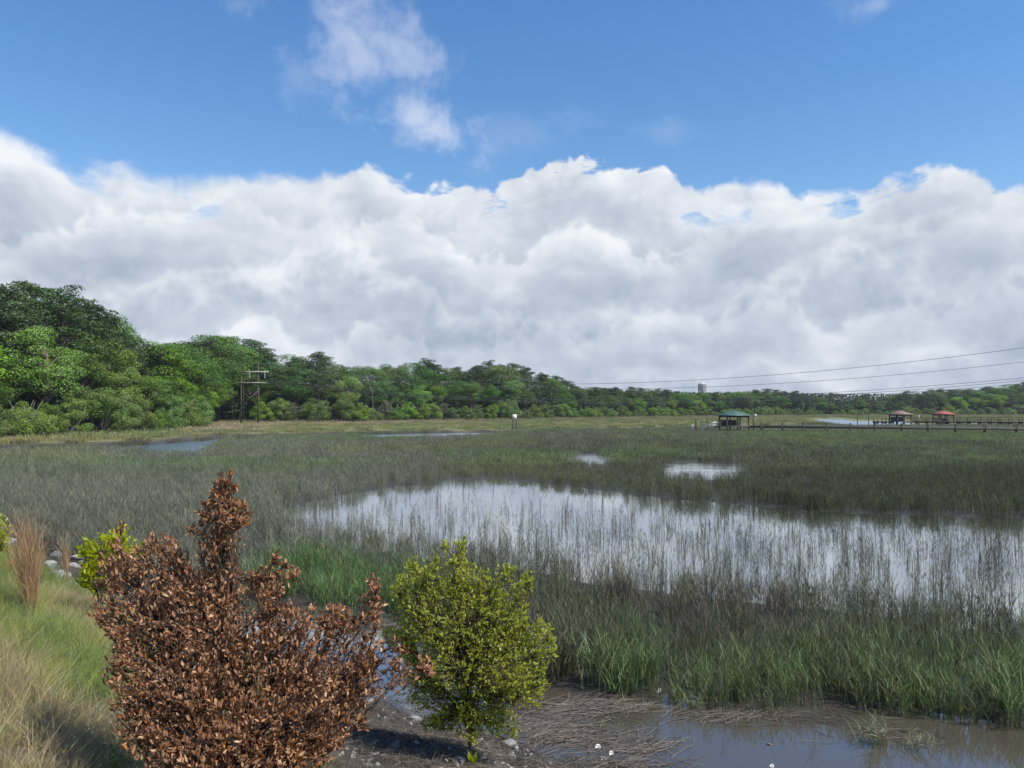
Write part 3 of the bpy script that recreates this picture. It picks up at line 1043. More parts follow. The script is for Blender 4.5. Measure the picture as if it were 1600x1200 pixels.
def marsh():
    r = np.random.default_rng(17)
    clumps = [clump_stems(1, 22, 0.30, 1.0, 0.010, 3, 0.26), clump_stems(2, 20, 0.30, 0.95, 0.010, 3, 0.28), clump_stems(3, 18, 0.28, 1.05, 0.010, 4, 0.24),   # 0-2 dense
              clump_stems(4, 5, 0.06, 1.0, 0.013, 3, 0.24, 0.3, 0.04), clump_stems(5, 3, 0.05, 0.95, 0.013, 3, 0.2, 0.3, 0.06), clump_stems(6, 7, 0.09, 0.85, 0.013, 2, 0.22, 0.3, 0.05),   # 3-5 sparse
              clump_stems(7, 16, 0.26, 0.8, 0.012, 5, 0.42, 0.75, 0.14), clump_stems(8, 16, 0.26, 0.75, 0.012, 6, 0.4, 0.85, 0.16),   # 6-7 arching front edge
              clump_stems(9, 46, 0.9, 0.9, 0.02, 2, 0.3), clump_stems(10, 42, 0.9, 0.85, 0.02, 2, 0.3),   # 8-9 mid
              clump_stems(11, 70, 2.0, 0.7, 0.05, 1, 0.3, 0.5), clump_stems(12, 60, 2.0, 0.65, 0.05, 1, 0.3, 0.5),   # 10-11 far
              clump_stems(14, 6, 0.3, 0.95, 0.010, 2, 0.22, 0.3, 0.05), clump_stems(15, 5, 0.28, 0.85, 0.010, 2, 0.2, 0.3, 0.06)]   # 12-13 thin reeds
    Ps, Ss, Is = [], [], []

    def put(x, y, keep, scl, idx):
        k = keep & (bank_s(x, y) < -0.15)
        x, y = x[k], y[k]
        Ps.append(np.column_stack([x, y, np.maximum(ground_z(x, y), -0.3)]))
        Ss.append(np.broadcast_to(scl, k.shape)[k] if np.ndim(scl) else np.full(len(x), scl))
        Is.append(np.broadcast_to(idx, k.shape)[k])

    def water_d(x, y):
        x, y = wobble(x, y)
        d = np.full(x.shape, -1e9)
        for p in (POND, POOL_A, POOL_B, CREEK, CREEK_B):
            d = np.maximum(d, sd_poly(x, y, p))
        return d
    # near and middle marsh
    for y0, y1, den in ((11, 16, 13.0), (16, 24, 9.0), (24, 40, 7.0), (40, 62, 4.2)):
        x, y = frustum_points(y0, y1, den, r)
        ch = sd_poly(x, y, CHANNEL) + (fbm(x * 0.9, y * 0.9, 71, 3) - 0.5) * 0.9 - 0.15
        wd = water_d(x, y)
        dry = (wd < (fbm(x * 0.4, y * 0.4, 73, 3) - 0.5) * 2.4 + 0.8) & (ch < 0)
        px, py = to_px(np.column_stack([x, y, 0 * x]))
        # thinner towards the pond
        thin_ = 1 - 0.55 * sstep(wd, -5, 0) * sstep(y, 40, 30)
        front = dry & (ch > -1.3) & (r.uniform(size=len(x)) < 0.6)
        s = r.uniform(0.75, 1.15, len(x)) * (0.72 + 0.5 * fbm(x * 0.3, y * 0.3, 79, 4))
        s = s * np.where(y > 45, 0.8, 1.0)
        put(x, y, front, s, r.integers(6, 8, len(x)))
        put(x, y, dry & ~front & (r.uniform(size=len(x)) < thin_), s, r.integers(0, 3, len(x)))
    # sparse stems standing in the pond
    x, y = frustum_points(15, 62, 6.5, r)
    wd = sd_poly(x, y, POND)
    px, py = to_px(np.column_stack([x, y, 0 * x]))
    patch = fbm(x * 0.3, y * 0.22, 83, 4)
    near = sstep(y, 46, 20)
    prob = 0.010 + 0.22 * near ** 1.6 + 0.16 * sstep(patch, 0.52, 0.72) * sstep(y, 60, 40)
    prob *= np.where((px > 640) & (px < 1000), 0.75, 1.0)
    prob = np.maximum(prob, sstep(px, 600, 450) * 0.4)
    put(x, y, (wd > -0.6) & (r.uniform(size=len(x)) < prob), r.uniform(0.7, 1.1, len(x)), r.integers(3, 6, len(x)))
    put(x, y, (wd > -0.6) & (r.uniform(size=len(x)) < 0.05 + 0.8 * sstep(y, 42, 18)), r.uniform(0.65, 1.05, len(x)), r.integers(12, 14, len(x)))
    # middle distance
    x, y = frustum_points(60, 205, 1.0, r)
    wd = water_d(x, y)
    far_side = sd_poly(x, y, CREEK_FAR) > 0
    put(x, y, (wd < 0.8) & ~far_side, r.uniform(0.6, 1.0, len(x)) * (0.75 + 0.5 * fbm(x * 0.08, y * 0.08, 89, 3)), r.integers(8, 10, len(x)))
    # far high marsh up to the wood
    x, y = frustum_points(88, 460, 0.16, r, 0.78)
    wd = water_d(x, y)
    ok = (wd < -0.5) & (sd_poly(x, y, WOOD) < 1.0) & (sd_poly(x, y, CREEK_FAR) > 0.5)
    e = sd_poly(x, y, WOOD)
    s = r.uniform(0.6, 1.0, len(x)) * np.where(e > -14, 1.25, 0.85)
    put(x, y, ok, s, r.integers(10, 12, len(x)))
    # tall edge of the high marsh along the creek
    P, S, I = np.vstack(Ps), np.concatenate(Ss), np.concatenate(Is)
    T = marsh_tint(P[:, 0], P[:, 1], r)
    print('marsh clumps', len(P))
    scatter('marsh_grass', 'dark green and grey cordgrass standing over the tidal marsh', 'grass', clumps, P, S, T, I, M['grass'], 0.05)


marsh()


# ------------------------------------------------------------------ the bank in front: grass, straw, stones
def bank_tint(x, y, r):
    n1 = fbm(x * 0.7, y * 0.7, 101, 3)
    g = np.array([0.23, 0.34, 0.045])
    yl = np.array([0.47, 0.45, 0.09])
    st = np.array([0.48, 0.37, 0.2])
    w = sstep(n1, 0.38, 0.55)[:, None]
    c = g * (1 - w) + yl * w
    w = (sstep(n1, 0.5, 0.64) * r.uniform(0.4, 1, len(x)))[:, None]
    c = c * (1 - w) + st * w
    return np.clip(c * r.uniform(0.7, 1.2, (len(x), 1)), 0, 0.7)


def bank_cover():
    r = np.random.default_rng(29)
    cl = [clump_tuft(21, 70, 0.42, 0.004, 0.75, 0.7), clump_tuft(22, 60, 0.5, 0.004, 0.9, 0.85), clump_tuft(23, 46, 0.3, 0.005, 0.7, 0.9), clump_tuft(24, 40, 0.55, 0.0035, 0.55, 0.45)]
    nn = 52000
    x, y = r.uniform(-22, 5, nn), r.uniform(-3, 26, nn)
    s = bank_s(x, y)
    px, py = to_px(np.column_stack([x, y, ground_z(x, y)]))
    cover = sstep(s, 1.2, 2.4) * (0.6 + 0.4 * sstep(fbm(x * 0.9, y * 0.9, 103, 3), 0.35, 0.5))
    # barer, straw-covered ground right of the brown shrub
    cover *= np.where(y > 2.5, 1 - 0.93 * sstep(px, 330, 470) * (px < 900), 1)
    dry_ = (y > 2) & (px > 430) & (px < 1000)
    cover = np.where(dry_, 0.6 * sstep(s, 0.15, 0.8), cover)
    k = (s > 0.15) & (r.uniform(size=nn) < cover)
    x, y, dry_ = x[k], y[k], dry_[k]
    P = np.column_stack([x, y, ground_z(x, y)])
    tn_ = bank_tint(x, y, r)
    tn_ = np.where(dry_[:, None], np.array([0.2, 0.165, 0.125]) * r.uniform(0.4, 1.3, (len(x), 1)), tn_)
    sc_ = r.uniform(0.6, 1.2, len(x)) * np.where(dry_, r.uniform(0.35, 0.8, len(x)), 1.0)
    id_ = np.where(dry_, 2, r.integers(0, 4, len(x)))
    scatter('bank_grass', 'fine yellow-green bunch grass covering the causeway bank', 'grass', cl, P, sc_, tn_, id_, M['bank_grass'], 0.15)
    # dry marsh straw washed up on mud and stones
    mb = MB()

    def sticks(cx, cy, rx, ry, k, ang, zup, L=(0.25, 0.8), w=(0.005, 0.011)):
        for i in range(k):
            qx, qy = cx + r.normal() * rx * 0.5, cy + r.normal() * ry * 0.5
            a = ang + r.normal() * 0.5 + 2.6 * (fbm(np.array([qx * 0.8]), np.array([qy * 0.8]), 107, 2)[0] - 0.5)
            l = r.uniform(*L)
            e = np.array([math.cos(a), math.sin(a)]) * l / 2
            b = np.array([qx, qy])
            bow = r.normal() * 0.11
            pts_ = []
            for t in (-1, 0, 1):
                xy = b + e * t + np.array([-e[1], e[0]]) * bow * (1 - t * t) * 2
                z = max(gz(xy[0], xy[1]), -0.004) + r.uniform(0.006, zup)
                pts_.append((xy[0], xy[1], z))
            mb.tube(pts_, r.uniform(*w) * 0.5, 3, False)
    for px_, py_, rx, ry, k, ang in ((930, 1105, 1.1, 0.5, 260, 0.15), (890, 1150, 0.8, 0.5, 230, 0.5), (1000, 1165, 0.7, 0.4, 110, 1.0), (960, 1195, 0.8, 0.3, 110, 0.4), (1130, 1120, 1.1, 0.3, 80, 0.2),
                                    (1250, 1120, 1.2, 0.3, 50, 2.7), (1400, 1150, 1.0, 0.3, 40, 2.6), (850, 1130, 0.5, 0.5, 260, 0.6), (700, 1030, 0.8, 0.5, 200, 0.9), (580, 980, 0.9, 0.6, 120, 0.5)):
        c = at_z(px_, py_, 0.0)
        sticks(c[0], c[1], rx, ry, k, ang, 0.05)
    for i in range(46):                      # up the slope under the shrubs
        t = r.uniform(-1, 1)
        sx = r.uniform(0.2, 3.2)
        base = np.array([1.8, 10.6]) + np.array([-0.73, 0.68]) * r.uniform(-0.6, 5.5) + (-BN) * sx
        sticks(base[0], base[1], 0.6, 0.6, 95, r.uniform(0, 3.1), 0.07, (0.12, 0.5), (0.003, 0.008))
    for i in range(26):                      # along the toe of the bank farther off
        base = np.array([1.8, 10.6]) + np.array([-0.73, 0.68]) * r.uniform(6, 24) + (-BN) * r.uniform(0.0, 1.8)
        sticks(base[0], base[1], 0.9, 0.9, 60, r.uniform(1.5, 2.8), 0.07, (0.25, 0.7), (0.006, 0.012))
    tag(mb.build('straw', M['straw']), 'washed up dry reed straw lying on mud and bank', 'straw', kind='stuff')


bank_cover()


def stone_mesh(seed, flat_=0.6):
    r = np.random.default_rng(seed)
    me = bpy.data.meshes.new('rock')
    import bmesh
    bm = bmesh.new()
    bmesh.ops.create_icosphere(bm, subdivisions=2, radius=0.5)
    ax = unit(r.normal(size=(7, 3)))
    lv = r.uniform(0.28, 0.45, 7)
    for v in bm.verts:
        p = np.array(v.co)
        for a, l in zip(ax, lv):                # broken faces
            d = p @ a - l
            if d > 0:
                p = p - a * d * 0.9
        p += r.normal(size=3) * 0.015
        v.co = (p[0] * 1.15, p[1], p[2] * flat_)
    bm.to_mesh(me)
    bm.free()
    me.materials.append(M['rock'])
    return me


ROCKS = [stone_mesh(300 + i, random.uniform(0.5, 0.8)) for i in range(7)]


def rock(x, y, size, label, group=None, sink=0.15):
    o = link('rock', random.choice(ROCKS))
    o.location = (x, y, gz(x, y) + size * (0.22 - sink))
    o.rotation_euler = (random.uniform(-0.3, 0.3), random.uniform(-0.3, 0.3), random.uniform(0, 6.28))
    o.scale = (size * random.uniform(0.9, 1.3), size, size * random.uniform(0.8, 1.1))
    tag(o, label, 'rock', group)
    return o


def bank_hit(px, py):
    """where the ray of a photo pixel meets the bank or the mud"""
    d = px_dir(px, py)
    lo = 1.0
    for i in range(2400):
        t = 1.0 + i * 0.015
        x, y, z = d[0] * t, d[1] * t, EYE + d[2] * t
        if 0.37 * (8.1 - BN[0] * x - BN[1] * y) > z or z < -0.3:
            break
    for j in range(60):
        t2 = t - 0.5 + j * 0.02
        x, y, z = d[0] * t2, d[1] * t2, EYE + d[2] * t2
        if gz(x, y) > z:
            return x, y
    return d[0] * t, d[1] * t


for px_, py_, sz, lab in ((797, 1186, 0.14, 'pale rounded rock just beside the trunk of the lime green tree'), (716, 1192, 0.16, 'pale rock at the foot of the lime green tree, trunk side nearest the brown shrub'),
                          (664, 1196, 0.13, 'small whitish rock at the bottom edge between brown shrub and green tree'), (835, 1150, 0.13, 'grey rock half buried in straw under the green tree crown edge'),
                          (760, 1170, 0.15, 'dark grey rock behind the trunk of the lime green tree'), (618, 1165, 0.12, 'grey rock among straw between the two shrubs'),
                          (90, 905, 0.6, 'broad flat pale riprap slab behind the tan broom grass'), (112, 916, 0.45, 'pale angular riprap stone next to the brown shrub edge'),
                          (75, 890, 0.5, 'pale riprap stone above the flat slab'), (30, 880, 0.5, 'grey riprap stone close to the picture edge beside broom grass'),
                          (235, 1128, 0.1, 'small pale stone lying in the bank grass')):
    x, y = bank_hit(px_, py_)
    rock(x, y, sz, lab)
ripr = []
for i in range(29):
    a = -1.2 + i * 0.95 + random.uniform(-0.3, 0.3)
    b = np.array([1.8, 10.6]) + np.array([-0.73, 0.68]) * a + (-BN) * random.uniform(-0.2, 1.6)
    n_ = ['first', 'second', 'third', 'fourth', 'fifth', 'sixth', 'seventh', 'eighth', 'ninth', 'tenth', 'eleventh', 'twelfth', 'thirteenth', 'fourteenth', 'fifteenth', 'sixteenth', 'seventeenth', 'eighteenth', 'nineteenth',
          'twentieth', 'twenty-first', 'twenty-second', 'twenty-third', 'twenty-fourth', 'twenty-fifth', 'twenty-sixth', 'twenty-seventh', 'twenty-eighth', 'twenty-ninth'][i]
    rock(b[0], b[1], random.uniform(0.14, 0.26) * (1 + 0.05 * max(a, 0)), 'grey riprap stone at the waterline, %s along the shore from the straw mat' % n_, 'riprap stones along the waterline')

def gravel():
    r = np.random.default_rng(77)
    mb = MB()
    T8 = np.array([[0, 2, 4], [2, 1, 4], [1, 3, 4], [3, 0, 4], [2, 0, 5], [1, 2, 5], [3, 1, 5], [0, 3, 5]])
    for i in range(1500):
        b = np.array([1.8, 10.6]) + np.array([-0.73, 0.68]) * r.uniform(-1.5, 14) + (-BN) * r.uniform(0.3, 4.0)
        sz = r.uniform(0.012, 0.05) * (1 if r.uniform() < 0.9 else 1.6)
        V = np.array([[1, 0, 0], [-1, 0, 0], [0, 1, 0], [0, -1, 0], [0, 0, 0.7], [0, 0, -0.7]]) * sz * r.uniform(0.6, 1.3, (6, 1)) + r.normal(size=(6, 3)) * sz * 0.2
        a = r.uniform(0, 6.28)
        V = np.stack([V[:, 0] * math.cos(a) - V[:, 1] * math.sin(a), V[:, 0] * math.sin(a) + V[:, 1] * math.cos(a), V[:, 2]], 1)
        mb.add(V + np.array([b[0], b[1], gz(b[0], b[1]) + sz * 0.2]), None, T8)
    tag(mb.build('gravel', M['rock']), 'small grey stones strewn over the bare bank', 'gravel', kind='stuff')


gravel()

# oyster shells on the mud
SH = MB()
SH.lathe([(0.001, 0.0), (0.30, 0.03), (0.5, 0.14), (0.46, 0.17), (0.28, 0.09), (0.001, 0.06)], sides=9)
shell_me = SH.mesh('shell', M['shell'], True)
for px_, py_, sz, lab in ((1030, 1081, 0.10, 'white shell standing on mud at the foot of the marsh grass'), (934, 1166, 0.09, 'white shell among straw in the muddy channel'),
                          (955, 1176, 0.08, 'small pale shell between two others on the mud'), (944, 1186, 0.11, 'larger white shell nearest the bottom edge of the mud'),
                          (1202, 1161, 0.07, 'lone small shell in the open muddy water'), (1206, 1196, 0.07, 'tiny shell at the bottom edge in the water')):
    p = at_z(px_, py_, 0.02)
    o = link('shell', shell_me)
    o.location = (p[0], p[1], max(gz(p[0], p[1]), -0.01) + 0.01)
    o.scale = (sz * 1.25, sz, sz)
    o.rotation_euler = (random.uniform(-0.6, 0.6), random.uniform(-0.6, 0.6), random.uniform(0, 6))
    tag(o, lab, 'shell')


# ------------------------------------------------------------------ shrubs close to the camera
def leaf_shape(P, dirs, L, wid, r, fold=0.25, curl=0.3):
    """folded, pointed leaves: 8 faces each"""
    k = len(P)
    dirs = unit(dirs)
    side = unit(np.cross(dirs, unit(r.normal(size=(k, 3)) + np.array([0, 0, 0.8]))))
    nrm = np.cross(side, dirs)
    L = L[:, None]
    w = L * wid * 0.5
    c = r.uniform(-0.3, 1.0, (k, 1)) * curl
    m1, m2, tip = P + dirs * L * 0.33 - nrm * L * 0.02, P + dirs * L * 0.7 + nrm * L * c * 0.10, P + dirs * L + nrm * L * c * 0.32
    f = r.uniform(0.2, 1.2, (k, 1)) * fold
    V = np.stack([P, m1 - side * w * 0.9 + nrm * w * f, m1, m1 + side * w * 0.9 + nrm * w * f,
                  m2 - side * w * 0.75 + nrm * w * f, m2, m2 + side * w * 0.75 + nrm * w * f, tip], 1)
    i = (np.arange(k) * 8)[:, None]
    Q = np.concatenate([i + np.array([[1, 2, 5, 4]]), i + np.array([[2, 3, 6, 5]])], 0)
    T = np.concatenate([i + np.array([[0, 2, 1]]), i + np.array([[0, 3, 2]]), i + np.array([[4, 5, 7]]), i + np.array([[5, 6, 7]])], 0)
    return V, Q, T


def shrub(name, label, cat, base, lobes, leaf_mat, leaf_len, leaf_w, per_tip, n_tips, seed, trunk_r=0.02, trunk_h=0.0, upright=0.5, singles=0, fold=0.3, curl=0.4, single_mat=None):
    r = np.random.default_rng(seed)
    root = empty(name, base)
    base = np.asarray(base, float)
    st = MB()
    LP, LD = [], []
    crown0 = base + np.array([0, 0, trunk_h])
    if trunk_h > 0:
        st.tube([base + (0, 0, -0.1), base + (0.01, 0, trunk_h * 0.5), crown0, crown0 + (0.02, 0.0, trunk_h * 2.2)], [trunk_r, trunk_r * 0.9, trunk_r * 0.75, trunk_r * 0.25], 7)
    wts = np.array([(l[3] * l[4]) for l in lobes], float)
    wts /= wts.sum()
    for li, l in enumerate(lobes):
        px_, py_, Y, rx, ry, rz = l[:6]
        c = at_y(px_, py_, Y)
        R3 = np.array([rx * Y / F, rz, ry * Y / F])
        start = crown0 + np.array([r.normal() * 0.02, r.normal() * 0.02, (r.uniform(0, 1.2) * trunk_h)]) if trunk_h > 0 else base + np.array([r.normal() * 0.07, r.normal() * 0.07, -0.05])
        if len(l) > 6:
            start = at_y(*l[6])
        n = 8
        t = np.linspace(0, 1, n)[:, None]
        ctrl = start * 0.55 + c * 0.45 + np.array([0, 0, 0.18 * np.linalg.norm(c - start)]) + r.normal(size=3) * 0.05
        main = (1 - t) ** 2 * start + 2 * t * (1 - t) * ctrl + t * t * c
        st.tube(main, np.linspace(trunk_r * 0.6 if len(l) < 7 else 0.005, 0.003, n), 5)
        for q in range(max(int(n_tips * wts[li]), 3)):
            d = unit(r.normal(size=3))
            tip = c + d * R3 * r.uniform(0.15, 1.0) ** 0.45
            s0 = main[r.integers(3, n)]
            mid_ = s0 * 0.5 + tip * 0.5 + np.array([0, 0, -0.12 * upright * np.linalg.norm(tip - s0)]) + r.normal(size=3) * 0.03
            tt = np.linspace(0, 1, 5)[:, None]
            tw = (1 - tt) ** 2 * s0 + 2 * tt * (1 - tt) * mid_ + tt * tt * tip
            st.tube(tw, np.linspace(0.004, 0.0016, 5), 3, False)
            tan_ = unit(tip - mid_)
            Lt = np.linalg.norm(tip - s0)
            if r.uniform() < 0.07:
                st.tube([tip, tip + tan_ * 0.05 + (0, 0, 0.02), tip + tan_ * 0.11 + r.normal(size=3) * 0.025 + (0, 0, 0.03)], [0.0016, 0.0013, 0.0008], 3, False)
            for k in range(0 if r.uniform() < 0.06 else per_tip):
                u = 1 - r.uniform(0, 1) ** 1.3 * min(0.75, 0.22 / max(Lt, 0.05))
                p = (1 - u) ** 2 * s0 + 2 * u * (1 - u) * mid_ + u * u * tip
                LP.append(p)
                LD.append(tan_ * 0.7 + r.normal(size=3) * 0.62 + np.array([0, 0, upright]))
    LP, LD = np.array(LP), np.array(LD)
    L = leaf_len * np.clip(r.normal(0.95, 0.28, len(LP)), 0.35, 1.7)
    V, Q, T = leaf_shape(LP, LD, L, leaf_w, r, fold, curl)
    st.v = [v - base for v in st.v]
    V = V - base
    pick = np.zeros(len(LP), bool)
    if singles:
        # the leaves that show largest: nearest to the eye, each a part of its own
        dist = np.linalg.norm(LP - np.array([0, 0, EYE]), axis=1) / L
        pick[np.argsort(dist)[:singles]] = True
    st.build('branches', M['twig'], root, True)
    idx = np.where(~pick)[0]
    mp = np.full(len(LP), -1)
    mp[idx] = np.arange(len(idx))
    lf = MB()
    k4 = np.arange(len(LP))
    V2 = V[idx].reshape(-1, 3)
    Qo = np.concatenate([np.array([[1, 2, 5, 4]]), np.array([[2, 3, 6, 5]])])
    To = np.array([[0, 2, 1], [0, 3, 2], [4, 5, 7], [5, 6, 7]])
    ii = (np.arange(len(idx)) * 8)[:, None, None]
    lf.add(V2, (ii + Qo[None]).reshape(-1, 4), (ii + To[None]).reshape(-1, 3))
    o = lf.build('foliage', leaf_mat, root)
    o['kind'] = 'stuff'
    for j in np.where(pick)[0]:
        c = V[j].mean(0)
        ml = MB().add(V[j] - c, Qo, To)
        link('leaf', ml.mesh('leaf', single_mat or leaf_mat), root, c)
    tag(root, label, cat)
    print(name, 'leaves', len(LP))
    return root


M['leaf_brown_single'] = leafy('dead brown single leaves', (0.33, 0.14, 0.042), (0.33, 0.14, 0.042), 0.22, rough=0.5, hue=0.012, obj_var=0.6, spec=0.25, tcol=(1.1, 0.75, 0.45))
BX = at_y(395, 1215, 5.9)
rs0 = random.Random(9)
brown_lobes = [(352, 776, 6.2, 20, 34, .10), (350, 812, 6.2, 32, 30, .14), (345, 850, 6.2, 44, 36, .2), (255, 860, 6.3, 50, 36, .22), (190, 880, 6.4, 50, 52, .25), (320, 915, 6.1, 85, 50, .32),
               (235, 960, 6.1, 85, 65, .35), (340, 1000, 5.9, 105, 80, .42), (450, 975, 6.1, 75, 50, .32), (420, 910, 6.2, 42, 34, .22), (530, 968, 6.2, 60, 28, .25), (585, 940, 6.3, 26, 20, .14),
               (480, 1050, 5.9, 95, 62, .38), (575, 1030, 6.1, 50, 48, .28), (290, 1080, 5.6, 115, 75, .42), (420, 1130, 5.5, 120, 70, .42), (310, 1165, 5.3, 105, 50, .34), (560, 1085, 6.0, 50, 40, .25),
               (640, 1052, 6.2, 26, 14, .1), (205, 1040, 5.9, 52, 40, .28), (455, 1190, 5.3, 60, 36, .28), (165, 950, 6.2, 30, 30, .2), (245, 1140, 5.4, 60, 55, .3), (510, 1140, 5.6, 52, 50, .3), (380, 1195, 5.2, 120, 40, .35), (215, 1100, 5.6, 45, 40, .25)]
for k in range(60):                        # single shoots sticking out, some nearly bare
    l = rs0.choice(brown_lobes[:26])
    l = l[:6]
    a = rs0.uniform(0, 6.28)
    brown_lobes.append((l[0] + math.cos(a) * l[3] * 1.1, l[1] - abs(math.sin(a)) * l[4] * 1.1, l[2] + rs0.uniform(-0.3, 0.3), rs0.uniform(6, 11), rs0.uniform(12, 26), .06, (l[0], l[1], l[2])))
for ex, ey in ((349, 752), (356, 746), (364, 766), (336, 772), (330, 795), (374, 790), (384, 815), (318, 818)):
    brown_lobes.append((ex, ey, 6.2, 8, 18, .06, (350, 812, 6.2)))
brown_lobes = [(l[0], l[1], l[2], l[3] * (0.86 if i < 26 else 1), l[4] * (0.86 if i < 26 else 1)) + tuple(l[5:]) for i, l in enumerate(brown_lobes)]
shrub('brown_shrub', 'large dead shrub with curled rust-brown leaves on the near bank', 'shrub', (BX[0], BX[1], gz(BX[0], BX[1])), brown_lobes, M['leaf_brown'], 0.04, 0.44, 10, 3800, 41,
      trunk_r=0.03, upright=0.55, singles=300, fold=0.7, curl=1.0, single_mat=M['leaf_brown_single'])

gx, gy = bank_hit(733, 1192)
gzz = gz(gx, gy)
green_lobes = [(712, 915, gy, 52, 40, .3), (713, 878, gy, 20, 24, .1), (652, 940, gy - .1, 30, 46, .28), (660, 905, gy, 18, 22, .12), (765, 925, gy, 42, 38, .25), (725, 970, gy - .2, 95, 52, .5), (632, 1000, gy, 26, 46, .25),
               (800, 985, gy, 46, 42, .35), (818, 935, gy, 11, 26, .08), (740, 1030, gy - .3, 100, 52, .5), (835, 1025, gy, 26, 42, .25), (655, 1060, gy, 42, 46, .35), (795, 1075, gy - .1, 56, 42, .4),
               (722, 1092, gy - .1, 75, 36, .45), (838, 1075, gy, 20, 26, .2), (690, 1122, gy, 34, 20, .25), (765, 1125, gy, 42, 18, .25), (624, 930, gy, 10, 16, .06)]
rs = random.Random(3)
green_lobes = [(l[0], l[1], l[2], l[3] * 1.08, l[4] * 1.08, l[5]) for l in green_lobes]
for k in range(60):                        # loose upright shoots over the crown
    l = rs.choice(green_lobes[:18])
    a = rs.uniform(0, math.pi)
    ex, ey = l[0] + math.cos(a) * l[3] * 1.08, l[1] - math.sin(a) * l[4] * 1.12
    green_lobes.append((ex, ey, gy + rs.uniform(-0.35, 0.35), rs.uniform(5, 9), rs.uniform(12, 26), .06, (l[0], l[1], l[2])))
for k in range(10):
    green_lobes.append((rs.uniform(665, 810), rs.uniform(1120, 1160), gy + rs.uniform(-0.3, 0.3), rs.uniform(14, 26), rs.uniform(8, 16), .15, (735, 1100, gy)))
shrub('young_tree', 'young round tree with small lime green leaves on a thin dark trunk', 'tree', (gx, gy, gzz), green_lobes, M['leaf_lime'], 0.04, 0.48, 9, 3300, 43, trunk_r=0.022, trunk_h=0.32, upright=0.45, fold=0.35, curl=0.7)

for px_, py_, Y, lob, lab, sd in ((160, 950, 14.0, [(160, 860, 14.0, 34, 34, .4), (185, 840, 14.1, 24, 20, .25), (140, 880, 13.9, 18, 36, .25), (200, 870, 14, 30, 30, .35), (150, 905, 14, 34, 22, .3)],
                                  'bright green leafy shrub showing behind the dead brown shrub', 45),
                                 (-12, 880, 18.0, [(-14, 828, 18.0, 32, 26, .5), (-20, 850, 18.0, 36, 20, .5), (4, 838, 18, 13, 16, .25)], 'small green shrub cut by the edge of the picture above the bank', 46)):
    b = at_y(px_, py_, Y)
    shrub('green_shrub', lab, 'shrub', (b[0], b[1], gz(b[0], b[1])), lob, M['leaf_lime'], 0.075, 0.5, 8, 260, sd, trunk_r=0.015, upright=0.4)

# broad-leaved weed by the trunk
wx_, wy_ = bank_hit(738, 1199)
wr = empty('weed', (wx_, wy_, gz(wx_, wy_)))
r = np.random.default_rng(5)
for i in range(11):
    a = i * 2.4
    V, Q, T = leaf_shape(np.array([[0, 0, 0.02 + 0.008 * i]]), np.array([[math.cos(a) * 0.5, math.sin(a) * 0.5, 0.9]]), np.array([0.13]), 0.34, r, 0.3, 0.6)
    MB().add(V, Q, T).build('leaf', M['leaf_lime'], wr)
tag(wr, 'broad-leaved yellow-green weed at the foot of the young tree', 'weed')


# tan broom grass, tall plumes on the bank
def broom(px_, py_, h, n, label, seed, spread=0.22, mat='broom'):
    r = np.random.default_rng(seed)
    x, y = bank_hit(px_, py_)
    root = empty('broom_grass', (x, y, gz(x, y)))
    st, pl = MB(), MB()
    for i in range(n):
        a = r.uniform(0, 6.28)
        s = spread * r.uniform(0, 1)
        b = np.array([math.cos(a) * 0.07 * r.uniform(0, 1), math.sin(a) * 0.07 * r.uniform(0, 1), -0.04])
        d = unit(np.array([math.cos(a) * s - 0.10, math.sin(a) * s, 1.0]))
        L = h * r.uniform(0.6, 1.05)
        blade(st, b, d, L, 0.007, r.uniform(0.02, 0.2), r, 5)
        for k in range(7):
            p = b + d * L * r.uniform(0.35, 0.95)
            blade(pl, p, unit(d + r.normal(size=3) * 0.16), L * r.uniform(0.12, 0.3), 0.006, r.uniform(0.1, 0.5), r, 3)
    st.build('stalks', M[mat], root)['kind'] = 'stuff'
    pl.build('plumes', M[mat], root)['kind'] = 'stuff'
    tag(root, label, 'grass clump')


broom(50, 965, 1.75, 150, 'tall tan broom grass clump, the broadest on the bank', 61)
broom(106, 915, 1.35, 34, 'thin tan broom grass spike between the broad clump and brown shrub', 62, 0.1)
broom(18, 905, 0.7, 30, 'low greyish tan grass clump beside the picture edge', 63, 0.4)


def tuft(px_, py_, h, n, tint, label, seed, bend=0.6, spread=0.6, w=0.005):
    x, y = bank_hit(px_, py_)
    m_ = leafy('tuft %d' % seed, tuple(c * 0.7 for c in tint), tuple(c * 1.25 for c in tint), 0.35, hue=0.0, obj_var=0.0, tcol=(1.1, 1.1, 0.6))
    o = clump_tuft(seed, n, h, w, bend, spread, 0.08).build('grass_tuft', m_)
    o.location = (x, y, gz(x, y))
    tag(o, label, 'grass tuft')


tuft(495, 1215, 0.42, 90, (0.34, 0.32, 0.11), 'yellow-green grass tuft at the bottom edge in front of the brown shrub', 71)
tuft(415, 1240, 0.36, 70, (0.26, 0.29, 0.09), 'short green-yellow tuft at the bottom below the brown shrub', 72)
tuft(100, 1010, 0.5, 160, (0.30, 0.36, 0.08), 'rounded bright yellow-green bunch grass below the tan broom grass', 73, 0.8, 0.8, 0.004)
tuft(60, 1090, 0.45, 160, (0.22, 0.32, 0.07), 'fresh green bunch grass low on the near bank', 74, 0.8, 0.8, 0.004)
tuft(170, 1200, 0.4, 150, (0.14, 0.27, 0.05), 'deep green bunch grass at the bottom beside the brown shrub', 75, 0.7, 0.7, 0.004)
tuft(165, 1060, 0.45, 150, (0.38, 0.31, 0.18), 'straw coloured bunch grass leaning against the brown shrub', 76, 0.9, 0.8, 0.004)


